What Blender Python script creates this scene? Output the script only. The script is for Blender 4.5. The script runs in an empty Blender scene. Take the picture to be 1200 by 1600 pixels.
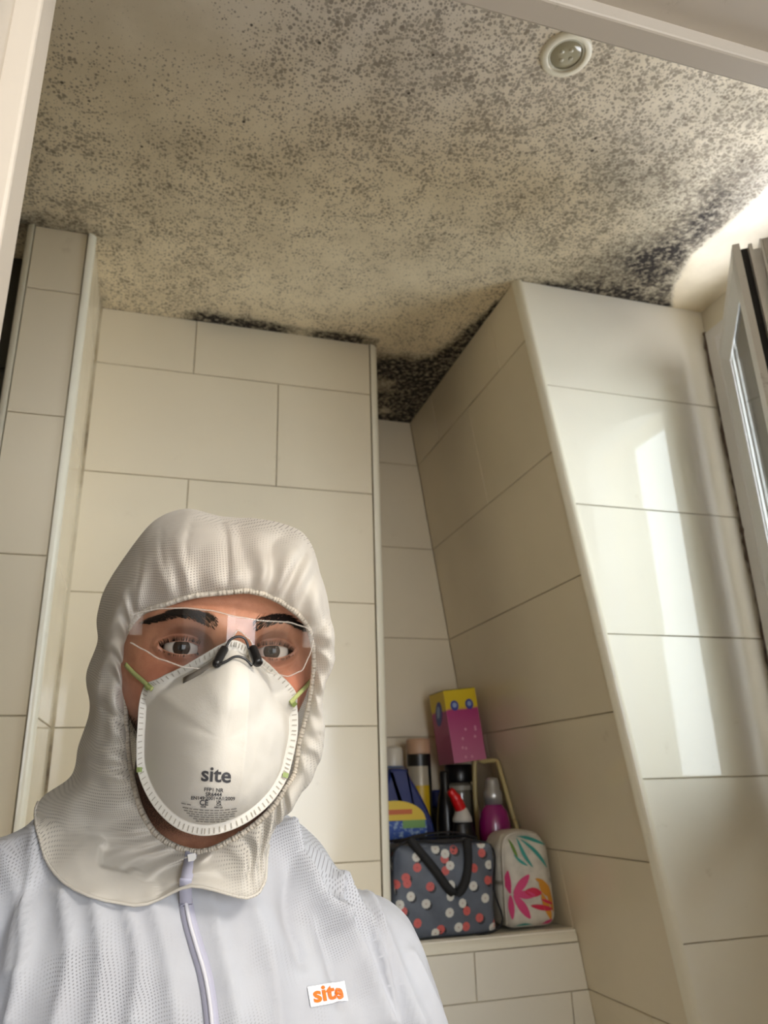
import bpy, bmesh, math, random
import numpy as np
from mathutils import Vector, Matrix, noise
from mathutils.bvhtree import BVHTree
random.seed(7); np.random.seed(7)
C = bpy.context.scene.collection
S = bpy.context.scene
PI = math.pi

# ------------------------------------------------------------------ camera
F = 1193.0; CH = 1.45                      # focal length in pixels of the 1200x1600 frame, lens height
def ray(x, y): return Vector((x-600.0, 800.0-y, -F))
_up = ray(506, -2532).normalized()
_d = ray(217, 1238); _d = (_d - _up*_d.dot(_up)).normalized()
_r = _d.cross(_up)
BM = Matrix((_r, _d, _up))                 # camera axes -> world axes
CO = Vector((0, 0, CH))
cam = bpy.data.cameras.new('camera'); camo = bpy.data.objects.new('camera', cam); C.objects.link(camo)
camo.matrix_world = Matrix.Translation(CO) @ BM.to_4x4()
cam.sensor_fit = 'HORIZONTAL'; cam.sensor_width = 36; cam.lens = 36*F/1200
cam.clip_start = .01
cam.dof.use_dof = True; cam.dof.focus_distance = .56; cam.dof.aperture_fstop = 16
S.camera = camo

def PD(x, y, d): return CO + BM @ ray(x, y) * (d/F)            # point seen at pixel, d metres deep
def AY(x, y, Y): v = BM @ ray(x, y); return CO + v*(Y/v.y)     # point seen at pixel on the plane y = Y
def AZ(x, y, Z): v = BM @ ray(x, y); return CO + v*((Z-CH)/v.z)
def PJ(p):
    c = BM.transposed() @ (Vector(p)-CO); return 600+F*c.x/-c.z, 800-F*c.y/-c.z

# ------------------------------------------------------------------ world, lights, exposure
w = bpy.data.worlds.new('sky'); S.world = w; w.use_nodes = True
nt = w.node_tree; nt.nodes.clear()
wo = nt.nodes.new('ShaderNodeOutputWorld'); bg = nt.nodes.new('ShaderNodeBackground')
tc = nt.nodes.new('ShaderNodeTexCoord'); sp = nt.nodes.new('ShaderNodeSeparateXYZ'); cr = nt.nodes.new('ShaderNodeValToRGB')
nt.links.new(tc.outputs['Generated'], sp.inputs[0]); nt.links.new(sp.outputs['Z'], cr.inputs[0])
cr.color_ramp.elements[0].position = 0.0; cr.color_ramp.elements[0].color = (.80, .83, .88, 1)
cr.color_ramp.elements[1].position = 0.9; cr.color_ramp.elements[1].color = (.80, .90, 1.0, 1)
nt.links.new(cr.outputs[0], bg.inputs[0]); bg.inputs[1].default_value = 8.0
nt.links.new(bg.outputs[0], wo.inputs[0])

def area(name, loc, direction, sx, sy, power, color=(1, 1, 1), portal=False):
    l = bpy.data.lights.new(name, 'AREA'); l.shape = 'RECTANGLE'; l.size = sx; l.size_y = sy; l.energy = power; l.color = color
    if portal: l.cycles.is_portal = True
    o = bpy.data.objects.new(name, l); C.objects.link(o); o.location = loc
    o.rotation_euler = Vector(direction).to_track_quat('-Z', 'Y').to_euler(); return o
area('window_portal', (1.30, .905, 1.88), (-1, 0, 0), 1.0, .62, 1, portal=True)
# fill light added in the unseen hallway behind the photographer
area('hall_fill_light', (.9, -.80, 2.36), (-.3, .40, -1), .4, .4, 16.0, (1.0, .94, .86))
area('added_window_portal', (.62, -1.79, 1.45), (0, 1, 0), 1.2, 1.3, 1, portal=True)  # portal of the unseen window added for fill daylight
vs = S.view_settings; vs.view_transform = 'Standard'; vs.look = 'None'; vs.gamma = 1; vs.use_curve_mapping = False
vs.exposure = 0.6
S.cycles.max_bounces = 10; S.cycles.diffuse_bounces = 6; S.cycles.transparent_max_bounces = 24
S.cycles.caustics_reflective = False; S.cycles.caustics_refractive = False
S.cycles.sample_clamp_indirect = 6

# ------------------------------------------------------------------ materials
def L(h):                                   # sRGB 0-255 triple -> linear
    return tuple(((c/255)/12.92 if c/255 <= .04045 else ((c/255+.055)/1.055)**2.4) for c in h) + (1,)
def M(name, rgb, rough=.5, **k):
    m = bpy.data.materials.new(name); m.use_nodes = True; b = m.node_tree.nodes['Principled BSDF']
    b.inputs['Base Color'].default_value = L(rgb) if max(rgb) > 1 else tuple(rgb)+(1,)
    b.inputs['Roughness'].default_value = rough
    for kk, v in k.items(): b.inputs[kk.replace('_', ' ')].default_value = v
    return m
class NT:
    def __init__(s, m): s.t = m.node_tree; s.b = s.t.nodes['Principled BSDF']
    def n(s, typ, **k):
        o = s.t.nodes.new('ShaderNode'+typ)
        for a, v in k.items(): setattr(o, a, v)
        return o
    def l(s, a, b): s.t.links.new(a, b)
    def co(s, kind='Object'): return s.n('TexCoord').outputs[kind]
    def noise(s, co, scale, detail=4, rough=.5):
        n = s.n('TexNoise'); n.inputs['Scale'].default_value = scale; n.inputs['Detail'].default_value = detail
        n.inputs['Roughness'].default_value = rough; s.l(co, n.inputs['Vector']); return n.outputs['Fac']
    def vor(s, co, scale, feature='F1', rnd=1):
        n = s.n('TexVoronoi', feature=feature); n.inputs['Scale'].default_value = scale; n.inputs['Randomness'].default_value = rnd
        s.l(co, n.inputs['Vector']); return n
    def ramp(s, f, *els):
        r = s.n('ValToRGB'); e = r.color_ramp.elements
        while len(e) < len(els): e.new(.5)
        for i, (p, c) in enumerate(els):
            e[i].position = p; e[i].color = c if len(c) == 4 else tuple(c)+(1,)
        s.l(f, r.inputs[0]); return r.outputs[0]
    def math(s, op, a, b=None, clamp=False):
        m = s.n('Math', operation=op, use_clamp=clamp)
        for i, v in enumerate((a, b)):
            if v is None: continue
            if isinstance(v, (int, float)): m.inputs[i].default_value = v
            else: s.l(v, m.inputs[i])
        return m.outputs[0]
    def mr(s, v, a, b, c=0, d=1):
        m = s.n('MapRange'); m.interpolation_type = 'SMOOTHSTEP'
        s.l(v, m.inputs[0])
        for i, x in enumerate((a, b, c, d)):
            if isinstance(x, (int, float)): m.inputs[i+1].default_value = x
            else: s.l(x, m.inputs[i+1])
        return m.outputs[0]
    def mix(s, f, a, b, mode='MIX'):
        m = s.n('Mix', data_type='RGBA', blend_type=mode)
        if isinstance(f, (int, float)): m.inputs[0].default_value = f
        else: s.l(f, m.inputs[0])
        for i, v in ((6, a), (7, b)):
            if isinstance(v, tuple): m.inputs[i].default_value = v
            else: s.l(v, m.inputs[i])
        return m.outputs[2]
    def bump(s, h, strength=.2, dist=.001):
        b = s.n('Bump'); b.inputs['Strength'].default_value = strength; b.inputs['Distance'].default_value = dist
        s.l(h, b.inputs['Height']); s.l(b.outputs[0], s.b.inputs['Normal']); return b
    def attr(s, name): a = s.n('Attribute', attribute_name=name); return a.outputs['Fac']

def mat_tile(name, rgb, rough=.12, spec=.4):
    m = M(name, rgb, rough, Specular_IOR_Level=spec); q = NT(m)
    g = q.n('NewGeometry'); oi = q.n('ObjectInfo')
    n1 = q.noise(g.outputs['Position'], 6, 3); n2 = q.noise(g.outputs['Position'], 2.1, 5)
    c = q.mix(q.mr(n2, .35, .7), L(rgb), L(tuple(int(v*.955) for v in rgb)))
    sm = q.mr(q.noise(g.outputs['Position'], 16, 5, .65), .66, .80)
    c = q.mix(q.math('MULTIPLY', sm, .28), c, L((170, 150, 122)))
    c = q.mix(q.math('MULTIPLY', oi.outputs['Random'], .25), c, L(tuple(int(v*.96) for v in rgb)))
    q.l(c, q.b.inputs['Base Color'])
    q.l(q.mr(n1, .3, .7, rough*.7, rough*1.5), q.b.inputs['Roughness'])
    q.bump(q.noise(g.outputs['Position'], 14, 2), .06, .001)
    return m
TILE = mat_tile('cream_glazed_tile', (230, 219, 196))
TILE_W = mat_tile('white_glazed_tile', (238, 233, 219), .03, .38)
def mat_grout():
    m = M('grout', (160, 148, 122), .85); q = NT(m); g = q.n('NewGeometry')
    n = q.noise(g.outputs['Position'], 5, 6, .7)
    q.l(q.ramp(n, (.42, L((206, 196, 172))), (.56, L((176, 162, 134))), (.70, L((96, 82, 66)))), q.b.inputs['Base Color']); return m
GROUT = mat_grout()
def mat_paint(name, rgb, rough=.45, dirt=.4, dcol=(120, 108, 92)):
    m = M(name, rgb, rough); q = NT(m); g = q.n('NewGeometry')
    d = q.mr(q.noise(g.outputs['Position'], 22, 8, .75), .60, .72)
    c = q.mix(q.math('MULTIPLY', d, dirt), L(rgb), L(dcol))
    q.l(c, q.b.inputs['Base Color']); q.bump(q.noise(g.outputs['Position'], 60, 3), .15, .001); return m
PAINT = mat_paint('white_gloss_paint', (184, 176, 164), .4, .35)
PLASTER = mat_paint('plaster', (216, 208, 190), .8, .25)
TRIM = mat_paint('tile_trim_plastic', (232, 227, 210), .22, .12)
UPVC = mat_paint('window_plastic', (214, 212, 210), .3, .45, (110, 104, 100))
GASKET = mat_paint('black_gasket', (22, 20, 20), .6, .35, (90, 82, 74))
MOULDY = mat_paint('mouldy_sealant', (92, 78, 68), .8, .9, (38, 32, 28))
DARKW = mat_paint('alcove_shade', (62, 60, 48), .5, .5, (60, 48, 22))  # gloom of the low-lit recess put into the colour
FLOORM = mat_paint('floor_vinyl', (150, 142, 130), .5, .3)
HALLM = mat_paint('hall_wall_paint', (196, 186, 168), .8, .1)

def mat_ceiling():
    m = M('mouldy_ceiling_paint', (190, 182, 164), .85); q = NT(m); p = q.co('Object')
    den = q.attr('mould_cover'); dk = q.attr('dark'); yel = q.attr('yellow')
    base = q.mix(yel, L((236, 228, 216)), L((240, 226, 194)))
    base = q.mix(q.math('MULTIPLY', q.mr(q.noise(p, 9, 5, .6), .35, .7), .30), base, L((186, 172, 142)))
    big = q.noise(p, 7, 4, .6); mid = q.noise(p, 28, 4, .6)
    # soft fuzzy film of mould
    film = q.math('MULTIPLY', q.mr(mid, .25, .80, .35, .85), q.mr(big, .25, .75, .65, 1.1))
    film = q.math('MULTIPLY', film, q.math('MULTIPLY', den, .36))
    # fine speckle, medium colonies, sparse large colonies
    out = film
    for sc, r0, r1, k in ((230, .60, .66, .70), (145, .38, .54, .84), (80, .02, .30, .95)):
        v = q.vor(p, sc)
        cellr = q.n('SeparateColor'); q.l(v.outputs['Color'], cellr.inputs[0])
        rr = q.mr(cellr.outputs[0], 0, 1, r0*.25, r1)
        rad = q.math('MULTIPLY', rr, q.math('MULTIPLY', q.mr(den, .05, .95, .25, 1.15), q.mr(mid, .34, .66, .66, 1.12)))
        d = q.math('SUBTRACT', rad, v.outputs['Distance'])
        dot = q.math('MULTIPLY', q.mr(d, -.06, .12), k)
        out = q.math('MAXIMUM', out, dot)
    v = q.vor(p, 42); sc_ = q.n('SeparateColor'); q.l(v.outputs['Color'], sc_.inputs[0])
    sel = q.mr(sc_.outputs[1], .70, 1.0, 0, .15)
    big_d = q.mr(q.math('SUBTRACT', q.math('MULTIPLY', sel, q.mr(den, .1, .6)), v.outputs['Distance']), -.01, .05)
    gate = q.mr(den, .02, .22)
    out = q.math('MULTIPLY', out, gate)
    c = q.mix(q.math('MULTIPLY', out, .76), base, L((78, 62, 46)))
    c = q.mix(q.math('MULTIPLY', q.math('MULTIPLY', big_d, gate), .88), c, L((48, 36, 27)))
    dkn = q.math('MULTIPLY', dk, q.mr(q.noise(p, 95, 6, .7), .34, .60, .50, 1.15), True)
    c = q.mix(dkn, c, L((34, 27, 23)))
    q.l(c, q.b.inputs['Base Color'])
    q.bump(q.math('ADD', q.noise(p, 200, 4), out), .25, .0008)
    return m
CEIL = mat_ceiling()

# ------------------------------------------------------------------ mesh helpers
def mk(name, verts, faces, mat=None, parent=None, smooth=False, label=None, kind=None):
    me = bpy.data.meshes.new(name); me.from_pydata([tuple(v) for v in verts], [], faces); me.update()
    return link(name, me, mat, parent, smooth, label, kind)
def link(name, me, mat=None, parent=None, smooth=False, label=None, kind=None):
    if mat and not me.materials: me.materials.append(mat)
    if smooth: me.polygons.foreach_set('use_smooth', [True]*len(me.polygons))
    o = bpy.data.objects.new(name, me); C.objects.link(o)
    if parent: o.parent = parent
    if label: o['label'] = label
    if kind: o['kind'] = kind
    return o
def bmo(name, bm, mat, parent=None, smooth=False, label=None, kind=None):
    bmesh.ops.recalc_face_normals(bm, faces=bm.faces)
    me = bpy.data.meshes.new(name); bm.to_mesh(me); bm.free()
    return link(name, me, mat, parent, smooth, label, kind)
def box(bm, a, b, bev=0):
    g = bmesh.ops.create_cube(bm, size=1)['verts']
    for v in g:
        v.co = Vector([(a[i]+b[i])/2 + v.co[i]*(b[i]-a[i]) for i in range(3)])
    if bev:
        es = list({e for v in g for e in v.link_edges})
        bmesh.ops.bevel(bm, geom=es, offset=bev, segments=2, affect='EDGES', profile=.5)
def boxes(name, lst, mat, parent=None, bev=.0, **k):
    bm = bmesh.new()
    for a, b in lst: box(bm, a, b, bev)
    return bmo(name, bm, mat, parent, **k)
def tag(o, label, cat, group=None):
    o['label'] = label; o['category'] = cat
    if group: o['group'] = group
    return o
def struct(o): o['kind'] = 'structure'; return o
def empty(name, loc, label, cat, group=None):
    o = bpy.data.objects.new(name, None); C.objects.link(o); o.location = loc; o.empty_display_size = .05
    tag(o, label, cat, group); return o
def clip(poly, a, b):                       # keep the side left of a->b (2D convex clip)
    out = []
    def sd(p): return (b[0]-a[0])*(p[1]-a[1])-(b[1]-a[1])*(p[0]-a[0])
    for i in range(len(poly)):
        p, q = poly[i], poly[(i+1) % len(poly)]; sp_, sq = sd(p), sd(q)
        if sp_ >= 0: out.append(p)
        if sp_*sq < 0:
            t = sp_/(sp_-sq); out.append((p[0]+(q[0]-p[0])*t, p[1]+(q[1]-p[1])*t))
    return out
def prism_from(poly3, depthv, name, mat, parent=None, **k):
    n = len(poly3); vs_ = [Vector(p) for p in poly3]+[Vector(p)+Vector(depthv) for p in poly3]
    fs = [list(range(n)), list(range(2*n-1, n-1, -1))]+[[i, i+n, (i+1) % n+n, (i+1) % n] for i in range(n)]
    bm = bmesh.new(); bv = [bm.verts.new(v) for v in vs_]
    for f_ in fs: bm.faces.new([bv[i] for i in f_])
    return bmo(name, bm, mat, parent, **k)

def tile_wall(name, O, U, V, N, region, rows, joints, mat, thick=.03, gap=.0017, tilt=.0012):
    """O origin, U/V in-plane axes, N towards the room; region a convex ccw polygon in (u,v)."""
    O, U, V, N = map(Vector, (O, U, V, N)); P3 = lambda p, h=0: O+U*p[0]+V*p[1]+N*h
    wall = struct(prism_from([P3(p, -.006) for p in region], -N*thick, name, GROUT))
    u0 = min(p[0] for p in region)-.01; u1 = max(p[0] for p in region)+.01
    for ri in range(len(rows)-1):
        v0, v1 = rows[ri], rows[ri+1]
        js = [u0]+sorted(joints[ri % len(joints)])+[u1]
        for j in range(len(js)-1):
            g = gap/2
            cell = [(js[j]+g, v0+g), (js[j+1]-g, v0+g), (js[j+1]-g, v1-g), (js[j]+g, v1-g)]
            for i in range(len(region)):
                a, b = region[i], region[(i+1) % len(region)]
                dx, dy = b[0]-a[0], b[1]-a[1]; l = math.hypot(dx, dy); nx, ny = -dy/l*g, dx/l*g
                cell = clip(cell, (a[0]+nx, a[1]+ny), (b[0]+nx, b[1]+ny))
                if len(cell) < 3: break
            if len(cell) < 3: continue
            ok = [cell[0]]
            for p in cell[1:]:
                if math.hypot(p[0]-ok[-1][0], p[1]-ok[-1][1]) > 1e-5: ok.append(p)
            if len(ok) > 2 and math.hypot(ok[0][0]-ok[-1][0], ok[0][1]-ok[-1][1]) < 1e-5: ok.pop()
            cell = ok
            if len(cell) < 3: continue
            cx = sum(p[0] for p in cell)/len(cell); cy = sum(p[1] for p in cell)/len(cell)
            ar = abs(sum(cell[i][0]*cell[(i+1) % len(cell)][1]-cell[(i+1) % len(cell)][0]*cell[i][1] for i in range(len(cell))))/2
            if ar < 6e-5: continue
            c3 = P3((cx, cy)); tu, tv = random.uniform(-tilt, tilt), random.uniform(-tilt, tilt)
            def pt(p, h, ins):
                du, dv = p[0]-cx, p[1]-cy; l = math.hypot(du, dv)+1e-9
                du -= du/l*ins; dv -= dv/l*ins
                return U*du+V*dv+N*(h+du*tu+dv*tv)
            n = len(cell)
            vsx = [pt(p, 0, .0014) for p in cell]+[pt(p, -.0012, 0) for p in cell]+[pt(p, -.0065, 0) for p in cell]
            fs = [list(range(n))]
            for k in range(2):
                fs += [[k*n+i, (k+1)*n+i, (k+1)*n+(i+1) % n, k*n+(i+1) % n] for i in range(n)]
            t = mk('tile', vsx, fs, mat, wall); t.location = c3
    return wall

def tube(path, rad, seg=10, closed=False, cap=True):
    """vertices/faces of a tube; rad number or list"""
    pts = [Vector(p) for p in path]; n = len(pts); vs_, fs = [], []
    rads = [rad]*n if isinstance(rad, (int, float)) else rad
    prev = None
    for i, p in enumerate(pts):
        a = pts[(i+1) % n] if (closed or i < n-1) else p; b = pts[i-1] if (closed or i > 0) else p
        t = (a-b).normalized()
        if prev is None:
            x = t.orthogonal().normalized()
        else:
            x = (prev - t*prev.dot(t)).normalized()
        prev = x; y = t.cross(x)
        for s_ in range(seg):
            an = 2*PI*s_/seg; vs_.append(p+(x*math.cos(an)+y*math.sin(an))*rads[i])
    m = n if closed else n-1
    for i in range(m):
        for s_ in range(seg):
            j = (i+1) % n; fs.append([i*seg+s_, i*seg+(s_+1) % seg, j*seg+(s_+1) % seg, j*seg+s_])
    if cap and not closed:
        fs.append(list(range(seg))[::-1]); fs.append([(n-1)*seg+s_ for s_ in range(seg)])
    return vs_, fs
def cr_spline(pts, n, closed=False):
    pts = [Vector(p) for p in pts]; N_ = len(pts); out = []
    segs = N_ if closed else N_-1
    for i in range(segs):
        if closed: p0, p1, p2, p3 = pts[i-1], pts[i], pts[(i+1) % N_], pts[(i+2) % N_]
        else: p0, p1, p2, p3 = pts[max(i-1, 0)], pts[i], pts[i+1], pts[min(i+2, N_-1)]
        for k in range(n):
            t = k/n; out.append(.5*((2*p1)+(p2-p0)*t+(2*p0-5*p1+4*p2-p3)*t*t+(3*p1-p0-3*p2+p3)*t**3))
    if not closed: out.append(pts[-1])
    return out
def lathe(prof, seg=28, c=(0, 0), sx=1, sy=1):
    vs_, fs = [], []
    for r, z in prof:
        for s_ in range(seg):
            a = 2*PI*s_/seg; vs_.append((c[0]+r*sx*math.cos(a), c[1]+r*sy*math.sin(a), z))
    for i in range(len(prof)-1):
        for s_ in range(seg):
            fs.append([i*seg+s_, i*seg+(s_+1) % seg, (i+1)*seg+(s_+1) % seg, (i+1)*seg+s_])
    fs.append(list(range(seg))[::-1]); fs.append([(len(prof)-1)*seg+s_ for s_ in range(seg)])
    return vs_, fs
def text_mesh(txt, size, bold=.0, extr=0, align='CENTER'):
    cu = bpy.data.curves.new('t', 'FONT'); cu.body = txt; cu.size = size; cu.offset = bold; cu.align_x = align; cu.align_y = 'CENTER'
    cu.extrude = extr; cu.resolution_u = 3; cu.space_line = .9
    o = bpy.data.objects.new('t', cu); C.objects.link(o)
    dg = bpy.context.evaluated_depsgraph_get(); me = bpy.data.meshes.new_from_object(o.evaluated_get(dg))
    bpy.data.objects.remove(o); bpy.data.curves.remove(cu)
    me.materials.clear()
    return me
def sstep(x, a, b):
    t = max(0, min(1, (x-a)/(b-a))); return t*t*(3-2*t)

# ------------------------------------------------------------------ the room
ROOMH = 2.45
SL = .1345                                  # lean of the slanted wall: x grows by SL for every metre down
sx_at = lambda z: .682+SL*(ROOMH-z)
YB, YN, YR, XW = 1.53, 1.905, 1.21, 1.152
rowsA = [0, .065, .315, .565, .815, 1.065, 1.315, 1.563, 1.814, 2.064, 2.314, ROOMH]
rowsR = [0, .19, .44, .69, .94, 1.193, 1.448, 1.70, 1.951, 2.205, ROOMH]
# back wall left of the niche
tile_wall('wall_back', (0, YB, 0), (1, 0, 0), (0, 0, 1), (0, -1, 0), [(-.155, 0), (.452, 0), (.452, ROOMH), (-.155, ROOMH)], rowsA,
          [[.235], [.051], [.235], [.051], [.235], [.051], [.051], [.235], [.051], [.235], [.047]], TILE)
# left pier (front face and its side)
tile_wall('wall_left_pier', (0, 1.29, 0), (1, 0, 0), (0, 0, 1), (0, -1, 0), [(-.262, 0), (-.170, 0), (-.170, ROOMH), (-.262, ROOMH)], rowsA, [[]], TILE)
tile_wall('wall_left_pier_side', (-.158, 1.297, 0), (0, 1, 0), (0, 0, 1), (1, 0, 0), [(0, 0), (.232, 0), (.232, ROOMH), (0, ROOMH)], rowsA, [[.19], [.20]], TILE)
struct(boxes('wall_left_pier_core', [((-.272, 1.325, 0), (-.192, 1.545, ROOMH))], PLASTER))
struct(boxes('wall_left_pier_joint', [((-.176, 1.5285, 0), (-.153, 1.552, ROOMH))], GROUT))
# niche
tile_wall('wall_niche_back', (0, YN, 0), (1, 0, 0), (0, 0, 1), (0, -1, 0),
          [(.474, 0), (sx_at(0), 0), (sx_at(ROOMH), ROOMH), (.474, ROOMH)], rowsA, [[]], TILE)
tile_wall('wall_niche_side', (.474, 1.545, 0), (0, 1, 0), (0, 0, 1), (1, 0, 0), [(0, 0), (.36, 0), (.36, ROOMH), (0, ROOMH)], rowsA, [[.2], [.1]], TILE)
tile_wall('wall_niche_front', (0, YB, 0), (1, 0, 0), (0, 0, 1), (0, -1, 0),
          [(.474, 0), (sx_at(0), 0), (sx_at(1.148), 1.148), (.474, 1.148)], rowsA[:5]+[1.065, 1.148], [[.63], [.83], [.63], [.83], [.83], [.632]], TILE_W)
# slanted wall
sv = Vector((-SL, 0, 1)).normalized(); kz = Vector((SL, 1)).length
SN = Vector((-1, 0, -SL)).normalized()
rz = lambda z: z*kz
tile_wall('wall_slanted', (sx_at(0), YR+.012, 0), (0, 1, 0), sv, SN, [(0, 0), (0, rz(ROOMH)), (YN-YR-.012, rz(ROOMH)), (YN-YR-.012, 0)][::-1],
          [rz(z) for z in rowsA], [[.30], [.11, .49], [.30], [.11], [.11, .50], [.32], [.57], [], [], [.31], [.124, .51]], TILE)
# face right of the slanted edge
tile_wall('wall_right_face', (0, YR, 0), (1, 0, 0), (0, 0, 1), (0, -1, 0),
          [(sx_at(0)+.012, 0), (XW, 0), (XW, ROOMH), (sx_at(ROOMH)+.012, ROOMH)], rowsR, [[]], TILE_W, tilt=.006)
def trim_profile(name, p0, p1, ax, ay, r=.011):
    """quarter-round tile trim along p0->p1; ax, ay are the two outward directions"""
    p0, p1, ax, ay = map(Vector, (p0, p1, ax, ay)); sec = [(-r, 0)]+[(-r+r*math.sin(a)*1, -r+r*math.cos(a)) for a in [i*PI/12 for i in range(7)]]+[(0, -r), (-r, -r)]
    sec = [(-r+r*math.sin(i*PI/12), -r+r*math.cos(i*PI/12)) for i in range(7)]+[(-r, -r)]
    n = len(sec); vs_ = [p+ax*s_[0]+ay*s_[1] for p in (p0, p1) for s_ in sec]
    fs = [[i, (i+1) % n, n+(i+1) % n, n+i] for i in range(n)]+[list(range(n))[::-1], list(range(n, 2*n))]
    bm = bmesh.new(); bv = [bm.verts.new(v) for v in vs_]
    for f_ in fs: bm.faces.new([bv[i] for i in f_])
    return struct(bmo(name, bm, TRIM))
X, Y, Z = Vector((1, 0, 0)), Vector((0, 1, 0)), Vector((0, 0, 1))
trim_profile('trim_1', (.474, YB-.002, 0), (.474, YB-.002, ROOMH), X, -Y, .020)
trim_profile('trim_2', (sx_at(0)-.002, YR-.003, 0), (sx_at(ROOMH)-.002, YR-.003, ROOMH), -X, -Y, .016)
trim_profile('trim_3', (-.155, 1.287, 0), (-.155, 1.287, ROOMH), X, -Y, .013)
trim_profile('trim_4', (-.276, 1.287, 0), (-.276, 1.287, ROOMH), -X, -Y, .013)
# niche ledge: tiled top and rounded front trim
struct(boxes('trim_5', [((.476, YB+.004, 1.150), (sx_at(1.16)-.002, YN-.004, 1.170))], TILE_W))
tr = trim_profile('trim_6', (.476, YB-.004, 1.172), (sx_at(1.16)-.003, YB-.004, 1.172), -Y, Z, .022)
# window wall around the opening
OY0, OY1, OZ0, OZ1 = .63, 1.200, 1.40, 2.385
struct(boxes('wall_window', [((XW, .345, 0), (1.36, 1.26, OZ0)), ((XW, .345, OZ1), (1.36, 1.26, ROOMH)),
                             ((XW, .345, OZ0), (1.36, OY0, OZ1)), ((XW, OY1, OZ0), (1.36, 1.26, OZ1))], PLASTER))
def rect_frame(name, o, u, v, n, wdt, hgt, mw, dep, mat, parent=None, bev=.003):
    """mitred rectangular frame: o corner, u width dir, v height dir, n depth dir"""
    o, u, v, n = map(Vector, (o, u, v, n)); bm = bmesh.new()
    out = [(0, 0), (wdt, 0), (wdt, hgt), (0, hgt)]; inn = [(mw, mw), (wdt-mw, mw), (wdt-mw, hgt-mw), (mw, hgt-mw)]
    mid = [(mw*.55, mw*.55), (wdt-mw*.55, mw*.55), (wdt-mw*.55, hgt-mw*.55), (mw*.55, hgt-mw*.55)]
    layers = [(out, dep), (out, .002), (mid, 0), (inn, .012), (inn, dep)]
    rings = [[bm.verts.new(o+u*p[0]+v*p[1]+n*h) for p in poly] for poly, h in layers]
    for a in range(len(rings)):
        r0, r1 = rings[a], rings[(a+1) % len(rings)]
        for i in range(4): bm.faces.new([r0[i], r0[(i+1) % 4], r1[(i+1) % 4], r1[i]])
    return bmo(name, bm, mat, parent)
win = rect_frame('window_1', (XW-.014, OY0, OZ0), Y, Z, X, OY1-OY0, OZ1-OZ0, .05, .075, UPVC); struct(win)
v_, f_ = tube([(XW-.009+random.uniform(-.001, .001), YR-.006+random.uniform(-.002, .001), OZ1+.004-i*.012) for i in range(110)], [random.uniform(.0022, .0046)*(1+.5*math.sin(i*.35)) for i in range(110)], 8)
mk('sealant_joint', v_, f_, MOULDY, win, True)
v_, f_ = tube([(XW-.002, YR-.004-i*.01, OZ1+.002+random.uniform(-.001, .001)) for i in range(40)], [random.uniform(.0012, .003) for i in range(40)], 8)
mk('sealant_joint', v_, f_, MOULDY, win, True)
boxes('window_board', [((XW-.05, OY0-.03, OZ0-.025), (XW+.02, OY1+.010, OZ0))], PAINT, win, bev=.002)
boxes('light_gap_blocker', [((XW-.006, 1.106, OZ0+.03), (XW+.055, OY1-.045, OZ1-.04))], UPVC, win, bev=.002)  # strip added to narrow the bright gap mirrored in the right tiles
# open sash, hinged at the far jamb and swung into the room
hx, hy = 1.112, 1.146
sd = Vector((-.587, -.81, 0)).normalized()   # from hinge to free end
sn = Vector((.81, -.587, 0)).normalized()    # through the thickness, inner face first
SW, SH, SZ = .368, .90, 1.40
sash_in = Vector((hx, hy, SZ))
st = rect_frame('sash', sash_in, sd, Z, sn, SW, SH, .052, .013, UPVC, win)
GL = bpy.data.materials.new('window_glass'); GL.use_nodes = True
_t = GL.node_tree; _t.nodes.clear(); _o = _t.nodes.new('ShaderNodeOutputMaterial'); _m = _t.nodes.new('ShaderNodeMixShader'); _tr = _t.nodes.new('ShaderNodeBsdfTransparent'); _g = _t.nodes.new('ShaderNodeBsdfGlossy'); _f = _t.nodes.new('ShaderNodeFresnel')
_tr.inputs[0].default_value = (.93, .96, .95, 1); _g.inputs['Roughness'].default_value = .01; _f.inputs[0].default_value = 1.5
_t.links.new(_f.outputs[0], _m.inputs[0]); _t.links.new(_tr.outputs[0], _m.inputs[1]); _t.links.new(_g.outputs[0], _m.inputs[2]); _t.links.new(_m.outputs[0], _o.inputs[0])
gv = [sash_in+sd*.05+Z*.05+sn*.014, sash_in+sd*(SW-.05)+Z*.05+sn*.014, sash_in+sd*(SW-.05)+Z*(SH-.05)+sn*.014, sash_in+sd*.05+Z*(SH-.05)+sn*.014]
prism_from(gv, sn*.004, 'glass_pane', GL, win)
# end profile of the sash: ridges and black gasket down the free edge
def strip(name, s0, s1, t0, t1, z0, z1, mat):
    a = [sash_in+sd*s_+sn*t_ for s_, t_ in ((s0, t0), (s1, t0), (s1, t1), (s0, t1))]
    return prism_from([p+Z*z0 for p in a], Z*(z1-z0), name, mat, win)
strip('gasket', SW-.045, SW-.010, .0125, .026, 0, SH-.006, GASKET)
strip('sash_rib', SW-.03, SW+.004, .0255, .031, 0, SH-.008, UPVC)
strip('sash_groove', SW-.045, SW-.008, .031, .044, 0, SH-.012, UPVC)
strip('sash_rib', SW-.03, SW+.003, .044, .0475, 0, SH-.002, UPVC)
strip('sash_back', SW-.045, SW+.002, .0485, .070, 0, SH-.002, mat_paint('dirty_window_plastic', (188, 182, 178), .5, 1.0, (52, 46, 42)))
struct(prism_from([(sx_at(0)-.03, YN+.005, 0), (sx_at(0)+.06, YN+.005, 0), (sx_at(ROOMH)+.06, YN+.005, ROOMH), (sx_at(ROOMH)-.03, YN+.005, ROOMH)], (0, .03, 0), 'wall_niche_corner', GROUT))
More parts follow.
